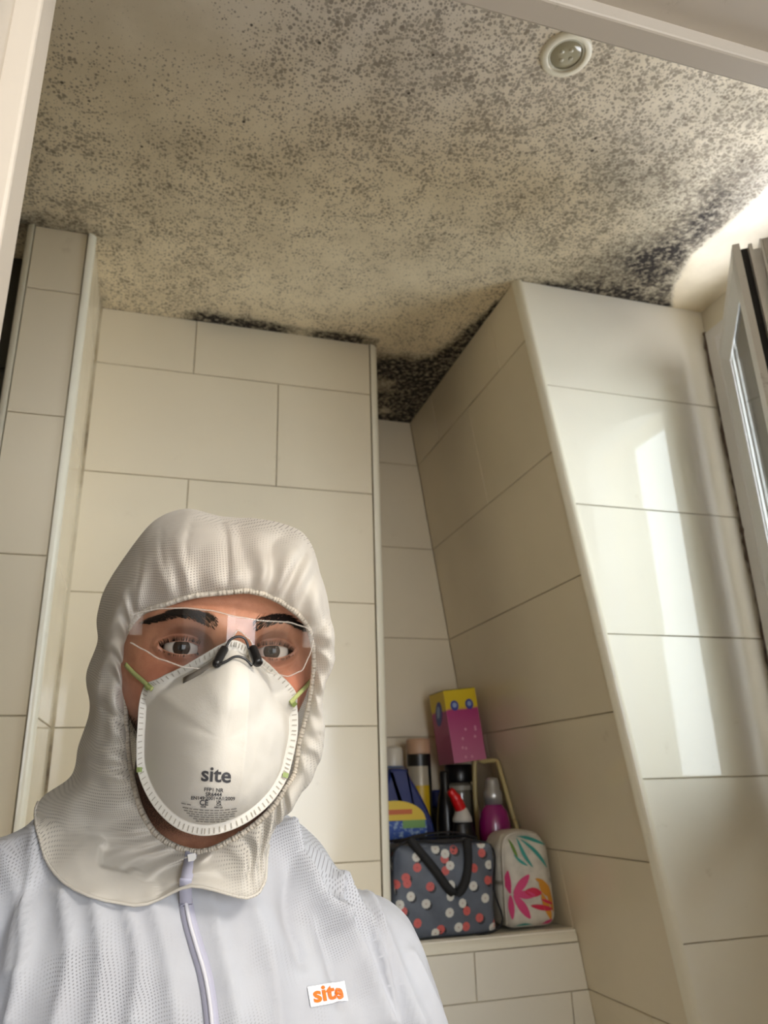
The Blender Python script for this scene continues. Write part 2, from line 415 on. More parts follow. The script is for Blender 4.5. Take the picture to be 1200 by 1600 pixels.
struct(prism_from([(sx_at(0)+.04, YR+.04, 0), (1.40, YR+.04, 0), (1.40, YR+.04, ROOMH), (sx_at(ROOMH)+.04, YR+.04, ROOMH)], (0, .7, 0), 'wall_right_core', GROUT))
# ceiling grid with painted-on growth density (stains with a shape of their own)
def ceiling():
    nx, ny = 230, 200; x0, x1, y0, y1 = -.85, 1.16, .34, 1.92
    xs = np.linspace(x0, x1, nx); ys = np.linspace(y0, y1, ny); Xg, Yg = np.meshgrid(xs, ys)
    v = np.stack([Xg.ravel(), Yg.ravel(), np.full(nx*ny, ROOMH)], 1)
    idx = np.arange(nx*ny).reshape(ny, nx)
    fs = np.stack([idx[:-1, :-1], idx[1:, :-1], idx[1:, 1:], idx[:-1, 1:]], -1).reshape(-1, 4)
    o = mk('ceiling', v.tolist(), fs.tolist(), CEIL); struct(o)
    def G(x, y, sx, sy, a=1): return a*np.exp(-((Xg-x)/sx)**2-((Yg-y)/sy)**2)
    ss = lambda t, a, b: (lambda u: u*u*(3-2*u))(np.clip((t-a)/(b-a), 0, 1))
    nz = np.array([[noise.noise(Vector((x*9, y*9, 0)))*.6+noise.noise(Vector((x*30, y*30, 3)))*.4 for x in xs] for y in ys])
    den = np.full_like(Xg, .68)
    den -= G(-.06, .80, .16, .10, .55); den -= G(-.10, .98, .10, .06, .18)
    den += G(.28, .70, .22, .10, .25); den += G(.42, .80, .2, .2, .12)
    den += G(.80, .80, .26, .22, .38); den += G(.95, 1.05, .16, .22, .55); den -= G(.62, .95, .10, .12, .12)
    den += G(-.22, 1.24, .12, .06, .35); den -= G(.30, 1.25, .2, .2, .16); den -= G(.5, 1.3, .15, .15, .1)
    den += G(.20, .95, .25, .08, -.05)
    dk = np.zeros_like(Xg)
    dk += G(.93, 1.12, .12, .13, .80); dk += G(.86, .86, .14, .10, .36); dk += G(.33, .78, .10, .04, .10); dk += G(.05, 1.18, .10, .06, .10); dk += G(-.02, 1.02, .09, .05, .12); dk += G(.92, 1.19, .20, .05, .45)
    dk += G(.72, .88, .06, .06, .20); dk += G(.96, .97, .08, .12, .40); dk += G(.84, .71, .09, .03, .30)
    dk += ss(Yg, 1.488, 1.512)*(Xg < .47)*(Yg < 1.56)*ss(Xg, -.02, .10)*1.25*(.75+.5*np.sin(Xg*37)*.5)
    dk += ss(Yg, 1.46, 1.50)*(Xg < .47)*ss(Xg, .02, .06)*(1-ss(Xg, .12, .26))*.30
    dk += (Yg > 1.53)*(.95+.9*nz)*ss(Yg, 1.52, 1.60)
    dk += ss(Yg, 1.86, 1.9)*1.0
    edge = ss(Xg, .682-.10*ss(Yg, 1.25, 1.62)-.004, .682)
    dk += edge*ss(Yg, 1.22, 1.30)*(Xg < .70)*1.9
    dk += ss(Yg, 1.185, 1.208)*(Yg < 1.23)*(Xg > .69)*.6
    dk += G(-.27, 1.285, .14, .025, .55); dk += G(-.155, 1.50, .012, .05, .5)
    dk = np.clip(dk*(1+1.1*nz), 0, 1)
    # ragged far edge: the growth stops short of the strip by the window wall
    bx = np.interp(Yg, [.3, .84, .95, 1.04, 1.13, 1.19, 1.235], [1.02, 1.01, 1.008, .998, 1.025, 1.06, 1.10])
    lim = 1-ss(Xg+nz*.012, bx-.012, bx+.004)
    den = np.clip(den*(1+.45*nz), 0, 1.15)*lim; dk = dk*lim
    yel = np.clip(ss(Yg-.2*Xg, .62, 1.05)+.6*ss(Xg, .2, .6)-.7*ss(Xg, .9, 1.05), 0, 1)*.85
    for nm, arr in (('mould_cover', den), ('dark', dk), ('yellow', yel)):
        a = o.data.attributes.new(nm, 'FLOAT', 'POINT'); a.data.foreach_set('value', arr.ravel().astype(np.float32))
    boxes('ceiling_slab', [((-.9, .34, ROOMH+.004), (1.36, 1.96, ROOMH+.1))], PLASTER, o)
ceiling()
# recess left of the pier, its gloom put into the colours; outer walls, floor
struct(boxes('wall_left', [((-.80, .345, 0), (-.75, 1.95, ROOMH))], PLASTER))
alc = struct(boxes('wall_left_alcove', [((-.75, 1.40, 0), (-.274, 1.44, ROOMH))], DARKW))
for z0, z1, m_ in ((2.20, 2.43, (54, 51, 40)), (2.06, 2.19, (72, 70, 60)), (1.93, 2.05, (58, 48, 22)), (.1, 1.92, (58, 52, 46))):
    boxes('shade_band', [((-.74, 1.392, z0), (-.277, 1.4, z1))], M('alcove_shade_band', m_, .5), alc, bev=.002)  # bands of the recess's shade, put in as dark colours
struct(boxes('wall_rear', [((-.85, 1.925, 0), (1.36, 1.96, ROOMH))], PLASTER))
struct(boxes('floor', [((-1.2, -1.7, -.05), (1.5, 1.96, 0))], FLOORM))
# door wall with lining, architrave; hallway behind the photographer
DX0, DX1, DZ = -.096, .68, 2.013
struct(boxes('wall_door', [((-.8, .12, 0), (DX0-.02, .345, ROOMH)), ((DX1+.02, .12, 0), (XW+.2, .345, ROOMH)), ((DX0-.02, .12, DZ+.02), (DX1+.02, .345, ROOMH))], HALLM))
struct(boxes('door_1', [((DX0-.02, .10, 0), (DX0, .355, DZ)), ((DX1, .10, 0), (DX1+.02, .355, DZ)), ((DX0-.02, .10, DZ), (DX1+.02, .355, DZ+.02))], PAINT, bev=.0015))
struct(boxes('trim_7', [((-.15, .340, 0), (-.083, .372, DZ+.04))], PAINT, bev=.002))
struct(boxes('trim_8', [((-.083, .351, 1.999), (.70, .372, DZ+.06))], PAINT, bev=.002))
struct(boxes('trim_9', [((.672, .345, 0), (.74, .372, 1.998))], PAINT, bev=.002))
struct(boxes('wall_hall_left', [((-1.2, -1.7, 0), (-1.1, .12, ROOMH))], HALLM))
struct(boxes('wall_hall_right', [((1.4, -1.7, 0), (1.5, .345, ROOMH))], HALLM))
struct(boxes('wall_hall_end', [((-1.2, -1.8, 0), (.02, -1.7, ROOMH)), ((1.22, -1.8, 0), (1.5, -1.7, ROOMH)), ((.02, -1.8, 0), (1.22, -1.7, .8)), ((.02, -1.8, 2.1), (1.22, -1.7, ROOMH))], HALLM))  # opening left for the added fill window
struct(rect_frame('window_added', (.02, -1.74, .8), X, Z, -Y, 1.2, 1.3, .06, .05, UPVC))  # unseen window, added to let fill daylight in from behind
struct(boxes('ceiling_hall', [((-1.2, -1.8, ROOMH), (1.5, .34, ROOMH+.08))], PLASTER))
fill_lampm = M('fill_lamp_diffuser', (255, 240, 215), .4, Emission_Color=(1, .9, .75, 1), Emission_Strength=3)
hl = empty('added_fill_lamp', (.9, -.80, ROOMH), 'round white fill lamp added behind the photographer', 'lamp')  # glowing dish added to go with the hallway fill light
v_, f_ = lathe([(.10, 0), (.11, -.02), (.10, -.03), (.02, -.035)], 32); mk('fill_lamp_body', v_, f_, fill_lampm, hl, True)
# recessed spotlight in the ceiling
spo = empty('recessed_spotlight', (.519, .706, ROOMH), 'round white recessed spotlight set in the mouldy ceiling', 'ceiling light')
RW = M('spotlight_white', (232, 226, 206), .35)
v_, f_ = lathe([(.0265, .004), (.0265, -.002), (.0272, -.0045), (.029, -.0052), (.0345, -.0045), (.037, -.0025), (.0375, 0), (.0375, .001)], 48)
f_ = f_[:-2]; mk('bezel', v_, f_, RW, spo, True)
v_, f_ = lathe([(.0265, -.0022), (.0238, -.0035), (.0232, -.002)], 40); f_ = f_[:-2]; mk('inner_ring', v_, f_, M('spotlight_ring', (200, 196, 178), .3), spo, True)
gm = M('frosted_spot_glass', (158, 150, 124), .15, Coat_Weight=.6)
v_, f_ = lathe([(.0240, -.0005), (.0232, -.0018), (.010, -.0026), (.002, -.0028)], 40); mk('glass_cover', v_, f_, gm, spo, True)
for a in (20, 110, 200, 290):
    v_, f_ = lathe([(.0036, -.0022), (.0032, -.0036), (.0012, -.0042)], 14, (.0095*math.cos(math.radians(a)), .0095*math.sin(math.radians(a))))
    mk('lens_bump', v_, f_, M('lens_bump', (188, 182, 160), .1, Coat_Weight=1.0), spo, True)

# ------------------------------------------------------------------ things on the niche ledge
LZ = 1.1725                                  # top of the ledge
def hull_box(name, x0, x1, y0, y1, z0, z1, mat, parent=None, bulge=.01, r=.02, n=14, slump=None):
    """soft box: rounded, slightly bulging"""
    bm = bmesh.new(); bmesh.ops.create_cube(bm, size=2)
    bmesh.ops.subdivide_edges(bm, edges=bm.edges, cuts=n, use_grid_fill=True)
    hx_, hy_, hz_ = (x1-x0)/2, (y1-y0)/2, (z1-z0)/2
    for v in bm.verts:
        a, b, c = v.co; p = Vector((a*hx_, b*hy_, c*hz_))
        q_ = Vector([max(-h+r, min(h-r, pp)) for h, pp in zip((hx_, hy_, hz_), p)])
        d = p-q_; p = q_+(d.normalized()*r if d.length > 1e-6 else d)
        p.y += math.copysign(bulge, b)*(1-a*a)*(1-c*c)*(abs(b) > .5)
        p.x += math.copysign(bulge*.6, a)*(1-b*b)*(1-c*c)*(abs(a) > .5)
        p.z += bulge*.5*(1-a*a)*(1-b*b)*(c > .5)
        if slump: p = slump(p, a, b, c)
        v.co = p+Vector(((x0+x1)/2, (y0+y1)/2, (z0+z1)/2))
    return bmo(name, bm, mat, parent, True)
def fabric(name, rgb, rough=.8, sc=900, b=.3):
    m = M(name, rgb, rough); q = NT(m); p = q.co(); n_ = q.noise(p, 30, 4)
    q.l(q.mix(q.mr(n_, .3, .7), L(rgb), L(tuple(int(v*.88) for v in rgb))), q.b.inputs['Base Color'])
    q.bump(q.math('ADD', q.noise(p, sc, 2), q.noise(p, 40, 3)), b, .002); return m
BLACK = fabric('black_webbing', (20, 20, 22), .7)
def bvh_of(o): 
    me = o.data; mw = o.matrix_world
    return BVHTree.FromPolygons([v.co.copy() for v in me.vertices], [tuple(p.vertices) for p in me.polygons])
def decal(bv, outline, lift, origin=None, dirv=Vector((0, 1, 0)), n_=None):
    """drape a flat outline (list of 3D points) onto a surface along dirv; returns fan verts, faces"""
    pts = []
    for p in outline:
        h = bv.ray_cast(Vector(p)-dirv*.3, dirv)
        if h[0] is None: return None
        pts.append(h[0]+h[1]*lift)
    return pts
class Acc:
    def __init__(s): s.v, s.f = [], []
    def fan(s, pts, c):
        b = len(s.v); s.v += pts+[c]; n = len(pts); s.f += [[b+i, b+(i+1) % n, b+n] for i in range(n)]
    def poly(s, pts):
        b = len(s.v); s.v += pts; s.f.append(list(range(b, b+len(pts))))
    def add(s, vf):
        b = len(s.v); s.v += list(vf[0]); s.f += [[i+b for i in f_] for f_ in vf[1]]
    def build(s, name, mat, parent=None, smooth=False, **k): return mk(name, s.v, s.f, mat, parent, smooth, **k)

# grey flowered cool bag
tote = empty('flowered_bag', (.59, 1.60, LZ), 'dark grey zip bag printed with white and coral flowers, with black handles', 'bag')
def local(o, par):                          # put a world-space mesh under an Empty
    o.matrix_parent_inverse = Matrix.Translation(-Vector(par.location)); return o
def bagslump(p, a, b, c):
    p.z -= .006*(c > .9)*(1-abs(a))*0; p.x += .004*math.sin(c*3)*(abs(a) > .9); p.y += .003*math.sin(a*7+c*4)*(b < -.9); return p
tb = local(hull_box('bag_body', .482, .690, 1.545, 1.655, LZ+.001, 1.338, fabric('grey_bag_fabric', (92, 99, 112), .5), tote, .010, .012, 22, bagslump), tote)
bt = bvh_of(tb)
FX = lambda x, y: AY(x, y, 1.56)            # photo position on the front of the bags
flowers_w = [(605,1333),(607,1354),(637,1399),(660,1312),(676,1326),(686,1309),(690,1333),(697,1351),(698,1381),(696,1398),(732,1382),(747,1318),(759,1350),(751,1401),(716,1409),(695,1423),(660,1410),(620,1412),(608,1390),(710,1446),(676,1456),(766,1447),(645,1338)]
flowers_r = [(603,1338),(630,1370),(646,1354),(665,1383),(632,1379),(689,1341),(690,1359),(703,1327),(736,1310),(748,1332),(734,1355),(756,1374),(723,1421),(744,1432),(722,1445),(684,1450),(647,1440),(625,1422),(616,1381),(624,1448),(766,1374),(771,1440)]
def rosette(cx, cy, r, lobes, lift, amp=.14, n=32):
    c = FX(cx, cy); out = []
    for i in range(n):
        a = 2*PI*i/n; rr = r*(1-amp+amp*abs(math.cos(a*lobes/2))*2*.5)
        out.append(Vector((c.x+rr*math.cos(a), 1.50, c.z+rr*math.sin(a))))
    if min(p.x for p in out) < .483 or max(p.x for p in out) > .687 or min(p.z for p in out) < LZ+.004 or max(p.z for p in out) > 1.335:
        out = [Vector((min(max(p.x, .484), .686), p.y, min(max(p.z, LZ+.006), 1.334))) for p in out]
    return decal(bt, out, lift)
for nm, lst, r, m_, lift, dx in (('flower_shadow', flowers_w[::2]+flowers_r[1::2], .0088, M('print_shadow', (44, 46, 52), .6), .0003, 3), ('coral_flower', flowers_r, .0085, M('print_coral', (196, 92, 88), .6), .0006, 0), ('white_flower', flowers_w, .0088, M('print_white', (206, 204, 196), .6), .0009, 0)):
    A = Acc()
    for (x, y) in lst:
        p = rosette(x+dx, y+dx, r, 10, lift)
        if p:
            cc = sum(p, Vector())/len(p); hh = bt.ray_cast(Vector((cc.x, 1.2, cc.z)), Vector((0, 1, 0))); A.fan(p, hh[0]+hh[1]*lift)
    local(A.build(nm+'_print', m_, tote, kind='stuff'), tote)
A = Acc()
for (x, y) in flowers_w+flowers_r:
    p = rosette(x, y, .0011, 6, .0012)
    if p: A.poly(p)
local(A.build('flower_centre_print', M('print_centre', (150, 70, 60), .6), tote, kind='stuff'), tote)
def ribbon(pts, wd, th, side=None):
    """flat strap along pts, side = width direction"""
    pts = [Vector(p) for p in pts]; v, f = [], []
    for i, p in enumerate(pts):
        t = (pts[min(i+1, len(pts)-1)]-pts[max(i-1, 0)]).normalized()
        s_ = side(i) if callable(side) else Vector(side)
        n_ = t.cross(s_).normalized(); s_ = n_.cross(t).normalized()
        for a, b in ((-1, -1), (1, -1), (1, 1), (-1, 1)): v.append(p+s_*a*wd/2+n_*b*th/2)
    for i in range(len(pts)-1):
        for k in range(4): f.append([i*4+k, i*4+(k+1) % 4, (i+1)*4+(k+1) % 4, (i+1)*4+k])
    f += [[3, 2, 1, 0], [4*len(pts)-4+i for i in range(4)]]
    return v, f
hp = cr_spline([FX(634, 1312)+Vector((0, -.022, .004)), FX(650, 1330)+Vector((0, -.026, 0)), FX(672, 1358)+Vector((0, -.030, 0)), FX(692, 1386)+Vector((0, -.032, 0)), FX(704, 1393)+Vector((0, -.032, 0)),
                FX(716, 1380)+Vector((0, -.031, 0)), FX(723, 1350)+Vector((0, -.028, 0)), FX(724, 1312)+Vector((0, -.022, .004))], 8)
v_, f_ = ribbon(hp, .0165, .0016, lambda i: Vector((math.cos(i/len(hp)*1.2-.6), -.25, -.1)))
local(mk('handle', v_, f_, BLACK, tote, True), tote)
v_, f_ = ribbon(cr_spline([(.50, 1.60, 1.339), (.55, 1.585, 1.353), (.62, 1.585, 1.356), (.68, 1.60, 1.342)], 8), .014, .002, (0, 1, .1)); local(mk('handle', v_, f_, BLACK, tote), tote)
pp = [(.484, 1.548, LZ+.006), (.688, 1.548, LZ+.006), (.690, 1.549, 1.25), (.689, 1.549, 1.330), (.59, 1.547, 1.339), (.485, 1.549, 1.330)]
v_, f_ = tube(cr_spline(pp, 6, True), .0022, 6, True); local(mk('piping', v_, f_, BLACK, tote, True), tote)
v_, f_ = tube([(.49, 1.60, 1.3435), (.54, 1.60, 1.347), (.59, 1.60, 1.348), (.64, 1.60, 1.347), (.682, 1.60, 1.3435)], .0026, 6); local(mk('zip', v_, f_, BLACK, tote, True), tote)

# white tropical toiletry bag
tr_ = empty('tropical_toiletry_bag', (.765, 1.60, LZ), 'white soft toiletry bag printed with tropical leaves and pink flowers, by the slanted wall', 'bag')
wf = fabric('white_bag_fabric', (214, 208, 196), .5)
cx0 = .770
def tslump(p, a, b, c):
    p.x -= .004*c*(1 if a > 0 else .5); p.z -= .010*(c > 0)*a*a; return p
t2 = local(hull_box('bag_body', .7130, .828, 1.556, 1.650, LZ+.001, 1.352, wf, tr_, .008, .024, 20, tslump), tr_)
b2 = bvh_of(t2)
def leaf(p0, p1, wd, bend=0, n=9):
    a, b = FX(*p0), FX(*p1); d = b-a; s_ = Vector((-d.z, 0, d.x)).normalized(); up, dn = [], []
    for i in range(n+1):
        t = i/n; c = a+d*t+s_*bend*math.sin(PI*t); wv = wd*math.sin(PI*min(1, t*.92+.04))**.8
        up.append(c+s_*wv); dn.append(c-s_*wv)
    out = up+dn[::-1]
    pts = []
    for p in out:
        p = Vector((min(max(p.x, .717), .824), 1.5, min(max(p.z, LZ+.008), 1.343)))
        h = b2.ray_cast(p-Vector((0, .2, 0)), Vector((0, 1, 0)))
        if h[0] is None: return None
        pts.append(h[0]+h[1]*.0014)
    return pts, n
def leaves(nm, rgb, lst):
    A = Acc()
    for a in lst:
        r_ = leaf(*a)
        if not r_: continue
        pts, n = r_; b = len(A.v); A.v += pts
        for i in range(n): A.f.append([b+i, b+i+1, b+2*n+1-i-1, b+2*n+1-i])
    local(A.build(nm, M(nm, rgb, .55), tr_, kind='stuff'), tr_)
leaves('teal_leaf_print', (58, 150, 142), [((806,1306),(850,1320),.0035,.002),((812,1312),(852,1355),.004,.004),((806,1310),(828,1354),.004,-.004),((800,1296),(830,1302),.0025,.001),((800,1335),(820,1352),.003,-.002),((800,1452),(835,1446),.005,.003)])
leaves('orange_leaf_print', (206, 142, 46), [((782,1302),(796,1340),.005,0),((776,1300),(806,1300),.003,0),((838,1376),(858,1400),.010,0),((842,1395),(860,1436),.007,0),((832,1372),(850,1380),.004,0),((802,1452),(820,1452),.005,0),((850,1384),(864,1424),.006,0)])
leaves('green_leaf_print', (96, 128, 44), [((794,1312),(806,1342),.0035,0)])
leaves('pink_petal_print', (206, 62, 118), [((800,1396),(822,1366),.0085,0),((800,1396),(832,1398),.0075,0),((800,1398),(826,1434),.0085,0),((796,1396),(792,1360),.005,.002),((796,1398),(800,1436),.005,0),((846,1446),(862,1436),.004,0)])
leaves('red_bud_print', (200, 34, 74), [((816,1392),(842,1394),.0085,0),((826,1414),(862,1420),.005,0),((842,1404),(862,1412),.003,0)])
v_, f_ = tube(cr_spline([(.717, 1.560, LZ+.01), (.717, 1.559, 1.25), (.720, 1.559, 1.328), (.745, 1.560, 1.350), (.80, 1.563, 1.345)], 6), .0018, 6); local(mk('piping', v_, f_, wf, tr_, True), tr_)

def IT(x, y, Yv=1.70): return AY(x, y, Yv)
def bottle(name, loc, label, prof, mat, sx=1, sy=1, cat='bottle'):
    e = empty(name, loc, label, cat); v_, f_ = lathe(prof, 32, sx=sx, sy=sy); mk('body', v_, f_, mat, e, True); return e
def band(name, par, r, z0, z1, a0, a1, mat, sx=1, sy=1, n=14, lift=.0006, rf=None, nz_=6):
    v, f = [], []
    for k in range(nz_+1):
        z = z0+(z1-z0)*k/nz_; rr = (rf(z) if rf else r)+lift
        for i in range(n+1):
            a = math.radians(a0+(a1-a0)*i/n); v.append((rr*sx*math.cos(a), rr*sy*math.sin(a), z))
    for k in range(nz_):
        for i in range(n): f.append([k*(n+1)+i, k*(n+1)+i+1, (k+1)*(n+1)+i+1, (k+1)*(n+1)+i])
    return mk(name, v, f, mat, par, True)
# large blue detergent bottle with a slanted shoulder
db = empty('detergent_bottle', (.545, 1.715, LZ), 'large blue detergent bottle with a pale cap and yellow and blue label', 'bottle')
blue = M('blue_bottle_plastic', (16, 40, 104), .25, Coat_Weight=.4)
outl = [(-.062, 0), (.066, 0), (.074, .012), (.078, .10), (.080, .17), (.066, .222), (.046, .262), (.024, .30), (.018, .315), (-.030, .315), (-.034, .30), (-.050, .26), (-.062, .20), (-.066, .10), (-.066, .01)]
def extr_round(name, outl, dep, mat, par, r=.012, z=0):
    """outline in xz rounded towards front and back"""
    bm = bmesh.new(); c = (sum(p[0] for p in outl)/len(outl), sum(p[1] for p in outl)/len(outl)); rings = []
    pl = [Vector((p[0], 0, p[1])) for p in outl]
    pl = cr_spline(pl, 4, True)
    for k in range(9):
        a = -PI/2+PI*k/8; ins = r*(1-math.cos(a)); y = math.sin(a)*dep/2
        ring = []
        for i, p in enumerate(pl):
            t = (pl[(i+1) % len(pl)]-pl[i-1]).normalized(); nrm = Vector((t.z, 0, -t.x))
            ring.append(bm.verts.new(Vector((p.x, y, p.z))-nrm*ins))
        rings.append(ring)
    for a, b in zip(rings[:-1], rings[1:]):
        for i in range(len(pl)): bm.faces.new([a[i], a[(i+1) % len(pl)], b[(i+1) % len(pl)], b[i]])
    bm.faces.new(rings[0]); bm.faces.new(rings[-1][::-1])
    o = bmo(name, bm, mat, par, True)
    for p in o.data.polygons:
        if len(p.vertices) > 4: p.use_smooth = False
    return o
extr_round('body', outl, .085, blue, db)
v_, f_ = lathe([(.022, .312), (.023, .318), (.023, .352), (.019, .358), (.008, .360)], 24, (-.006, 0)); mk('cap', v_, f_, M('pale_cap', (190, 184, 172), .35), db, True)
v_, f_ = lathe([(.026, .300), (.026, .316), (.022, .318)], 24, (-.006, 0)); mk('neck_ring', v_, f_, M('blue_grey_ring', (80, 100, 130), .3), db, True)
def plate(name, pts, y, mat, par, th=.0012):
    return prism_from([(p[0], y, p[1]) for p in pts], (0, th, 0), name, mat, par)
def arcpts(cx, cz, rx, rz_, a0, a1, n=12): return [(cx+rx*math.cos(math.radians(a0+(a1-a0)*i/n)), cz+rz_*math.sin(math.radians(a0+(a1-a0)*i/n))) for i in range(n+1)]
lab = M('label_blue', (26, 74, 158), .4); q = NT(lab); q.l(q.mix(q.math('MULTIPLY', q.mr(q.noise(q.co(), 90, 5, .7), .50, .62), .8), L((24, 72, 160)), L((170, 196, 214))), q.b.inputs['Base Color'])
plate('label', [(-.05, .02), (.020, .02), (.040, .08), (.052, .165), (.052, .205), (-.05, .205)], -.0445, lab, db)
plate('label_band', [(-.05, .206)]+[(.052, .206)]+arcpts(-.02, .206, .070, .040, 4, 120), -.0449, M('label_yellow', (222, 190, 50), .45), db)
plate('label_stripe', [(-.05, .218), (.020, .218), (.020, .228), (-.05, .228)], -.0456, M('label_red_stripe', (196, 96, 40), .45), db, .0006)
plate('label_patch', [(-.002, .190), (.049, .190), (.049, .206), (-.002, .206)], -.0453, M('label_green', (112, 156, 84), .45), db, .0006)
plate('grip_shade', arcpts(.044, .115, .020, .060, 0, 330, 20), -.0447, M('grip_shadow_blue', (8, 14, 52), .4), db)  # flat plate, the grip hole's shade put into its dark colour
# beige-lidded spray can
can = bottle('aerosol_can', (.634, 1.81, LZ), 'tall spray can with beige lid and white and yellow body', [(.026, 0), (.0275, .004), (.0275, .335), (.024, .345)], M('can_white', (176, 168, 150), .3, Metallic=.2), cat='can')
v_, f_ = lathe([(.0285, .345), (.029, .348), (.029, .376), (.026, .381), (.005, .382)], 28); mk('lid', v_, f_, M('beige_lid', (186, 150, 122), .45), can, True)
band('black_band', can, .0277, .318, .345, 0, 360, M('can_black', (26, 26, 24), .35), n=28)
band('label_yellow', can, .0277, .18, .275, 215, 300, M('can_yellow', (200, 164, 26), .4))
band('dark_side', can, .0278, .0, .345, 300, 365, M('can_black_side', (20, 20, 22), .35))
# tall black bottle
bk = M('black_plastic', (14, 14, 17), .3); 
tbk = bottle('tall_black_bottle', (.672, 1.745, LZ), 'tall slim black bottle standing just right of the spray can', [(.0200, 0), (.0215, .005), (.0215, .20), (.017, .245), (.011, .27), (.011, .30), (.009, .305)], bk)
# jar with black lid carrying the pink carton
jar = bottle('black_lidded_jar', (.738, 1.818, LZ), 'tall greyish see-through bottle with black lid, under the pink carton', [(.030, 0), (.032, .006), (.032, .25), (.030, .272), (.027, .280)], M('smoky_clear_plastic', (96, 92, 82), .12, Coat_Weight=.6))
v_, f_ = lathe([(.033, .280), (.034, .283), (.034, .318), (.031, .3205)], 28); mk('lid', v_, f_, bk, jar, True)
band('label', jar, .0322, .03, .20, 190, 350, M('jar_dark_label', (20, 20, 20), .4))
band('label_band', jar, .0322, .262, .272, 190, 350, M('jar_pale_band', (150, 146, 134), .4))
# pink and yellow carton
cart = empty('pink_carton', (.738, 1.790, LZ+.3235), 'tall pink carton with yellow top and blue round emblems, balanced on a black lid', 'box')
cart.rotation_euler = (math.radians(-1), math.radians(-6.0), math.radians(2))
CW, CD, CHh = .084, .092, .168
mp = M('carton_print', (182, 70, 130), .4); q = NT(mp); sxyz = q.n('SeparateXYZ'); q.l(q.co('Object'), sxyz.inputs[0])
n_ = q.math('ADD', sxyz.outputs[2], q.math('MULTIPLY', q.noise(q.co('Object'), 30, 2), .01))
spk = q.mr(q.vor(q.co('Object'), 75).outputs['Distance'], .12, .20, 1, 0)
pk = q.ramp(n_, (.0, L((186, 108, 140))), (.07, L((178, 84, 128))), (.125, L((164, 44, 110))), (.130, L((214, 186, 22))))
q.l(pk, q.b.inputs['Base Color'])
boxes('carton_body', [((-CW/2, -CD/2, .001), (CW/2, CD/2, CHh))], mp, cart, bev=.0008)
boxes('top_flap', [((-CW/2+.001, -CD/2+.001, CHh+.0002), (CW/2-.001, CD/2-.001, CHh+.0016))], M('carton_dark_flap', (46, 36, 20), .5), cart)
def disc(name, c, n_, u, r1, r2, mat, par, th=.0008):
    n_, u = Vector(n_), Vector(u); w_ = n_.cross(u); return prism_from([Vector(c)+u*math.cos(i*PI/14)*r1+w_*math.sin(i*PI/14)*r2 for i in range(28)], n_*th, name, mat, par)
em = M('emblem_blue', (44, 56, 140), .4); ew = M('emblem_pale', (140, 160, 200), .4)
for xx in (-.019, .020):
    disc('emblem', (xx, -CD/2-.0002, .131), (0, -1, 0), (1, 0, 0), .0105, .0120, em, cart); disc('emblem_shine', (xx, -CD/2-.0010, .132), (0, -1, 0), (1, 0, 0), .0055, .0060, ew, cart, .0004)
disc('emblem', (-CW/2-.0002, 0, .118), (-1, 0, 0), (0, -.45, .9), .030, .018, em, cart); disc('emblem_shine', (-CW/2-.0010, 0, .122), (-1, 0, 0), (0, -.45, .9), .015, .008, ew, cart, .0004)
A = Acc()
for _ in range(9):
    cx_, cz_ = random.uniform(-.028, .028), random.uniform(.01, .105)
    A.poly([Vector((cx_+.003*math.cos(a*PI/4), -CD/2-.0006, cz_+.0035*math.sin(a*PI/4))) for a in range(8)])
A.build('flower_print', M('carton_pale_print', (214, 150, 180), .4), cart, kind='stuff')
# bottle with red cap, leaning
rc = empty('red_capped_bottle', (.690, 1.690, LZ), 'black bottle with a red and white angled nozzle cap, behind the flowered bag', 'bottle')
rc.scale = (1, 1, 1.07)
v_, f_ = lathe([(.030, 0), (.032, .005), (.032, .11), (.030, .145), (.022, .180), (.020, .186)], 28, sy=.7); mk('body', v_, f_, bk, rc, True)
v_, f_ = lathe([(.0215, .184), (.022, .190), (.0135, .208), (.011, .212)], 24, (-.002, 0)); mk('collar', v_, f_, M('white_collar', (198, 194, 186), .4), rc, True)
v_, f_ = tube(cr_spline([(-.002, 0, .200), (-.008, -.002, .215), (-.018, -.004, .232), (-.030, -.006, .246)], 5), [.0125]*8+[.0120]*3+[.0095]*3+[.008]*2, 18); mk('red_nozzle', v_, f_, M('red_cap', (206, 18, 22), .35), rc, True)
boxes('label', [((-.022, -.0245, .115), (.020, -.0225, .150))], M('white_label', (186, 182, 176), .5), rc, bev=.0004)
boxes('label_text', [((-.008, -.0251, .130), (.006, -.0246, .134))], bk, rc)
# blue cap behind
bc = bottle('blue_capped_bottle', (.692, 1.862, LZ), 'bottle with a blue cap, half hidden behind the red-capped bottle', [(.021, 0), (.022, .004), (.022, .20), (.016, .225)], M('dark_bottle', (24, 26, 40), .3))
v_, f_ = lathe([(.0165, .225), (.017, .228), (.017, .258), (.013, .263), (.004, .264)], 24); mk('cap', v_, f_, M('blue_cap', (24, 48, 136), .35), bc, True)
# magenta bottle with silver cap
mg = bottle('magenta_bottle', (.770, 1.70, LZ), 'round magenta bottle with a silver cap, behind the toiletry bag', [(.026, 0), (.033, .006), (.036, .04), (.036, .15), (.035, .195), (.030, .220), (.021, .232), (.019, .235)], M('magenta_plastic', (142, 22, 104), .2, Coat_Weight=.5), sy=.85)
mg.scale = (1.03, 1.03, .98)
v_, f_ = lathe([(.0205, .235), (.0205, .262), (.016, .268), (.0155, .285), (.013, .292), (.004, .294)], 28, sy=.95); mk('silver_cap', v_, f_, M('silver_cap', (182, 182, 182), .25, Metallic=.6), mg, True)
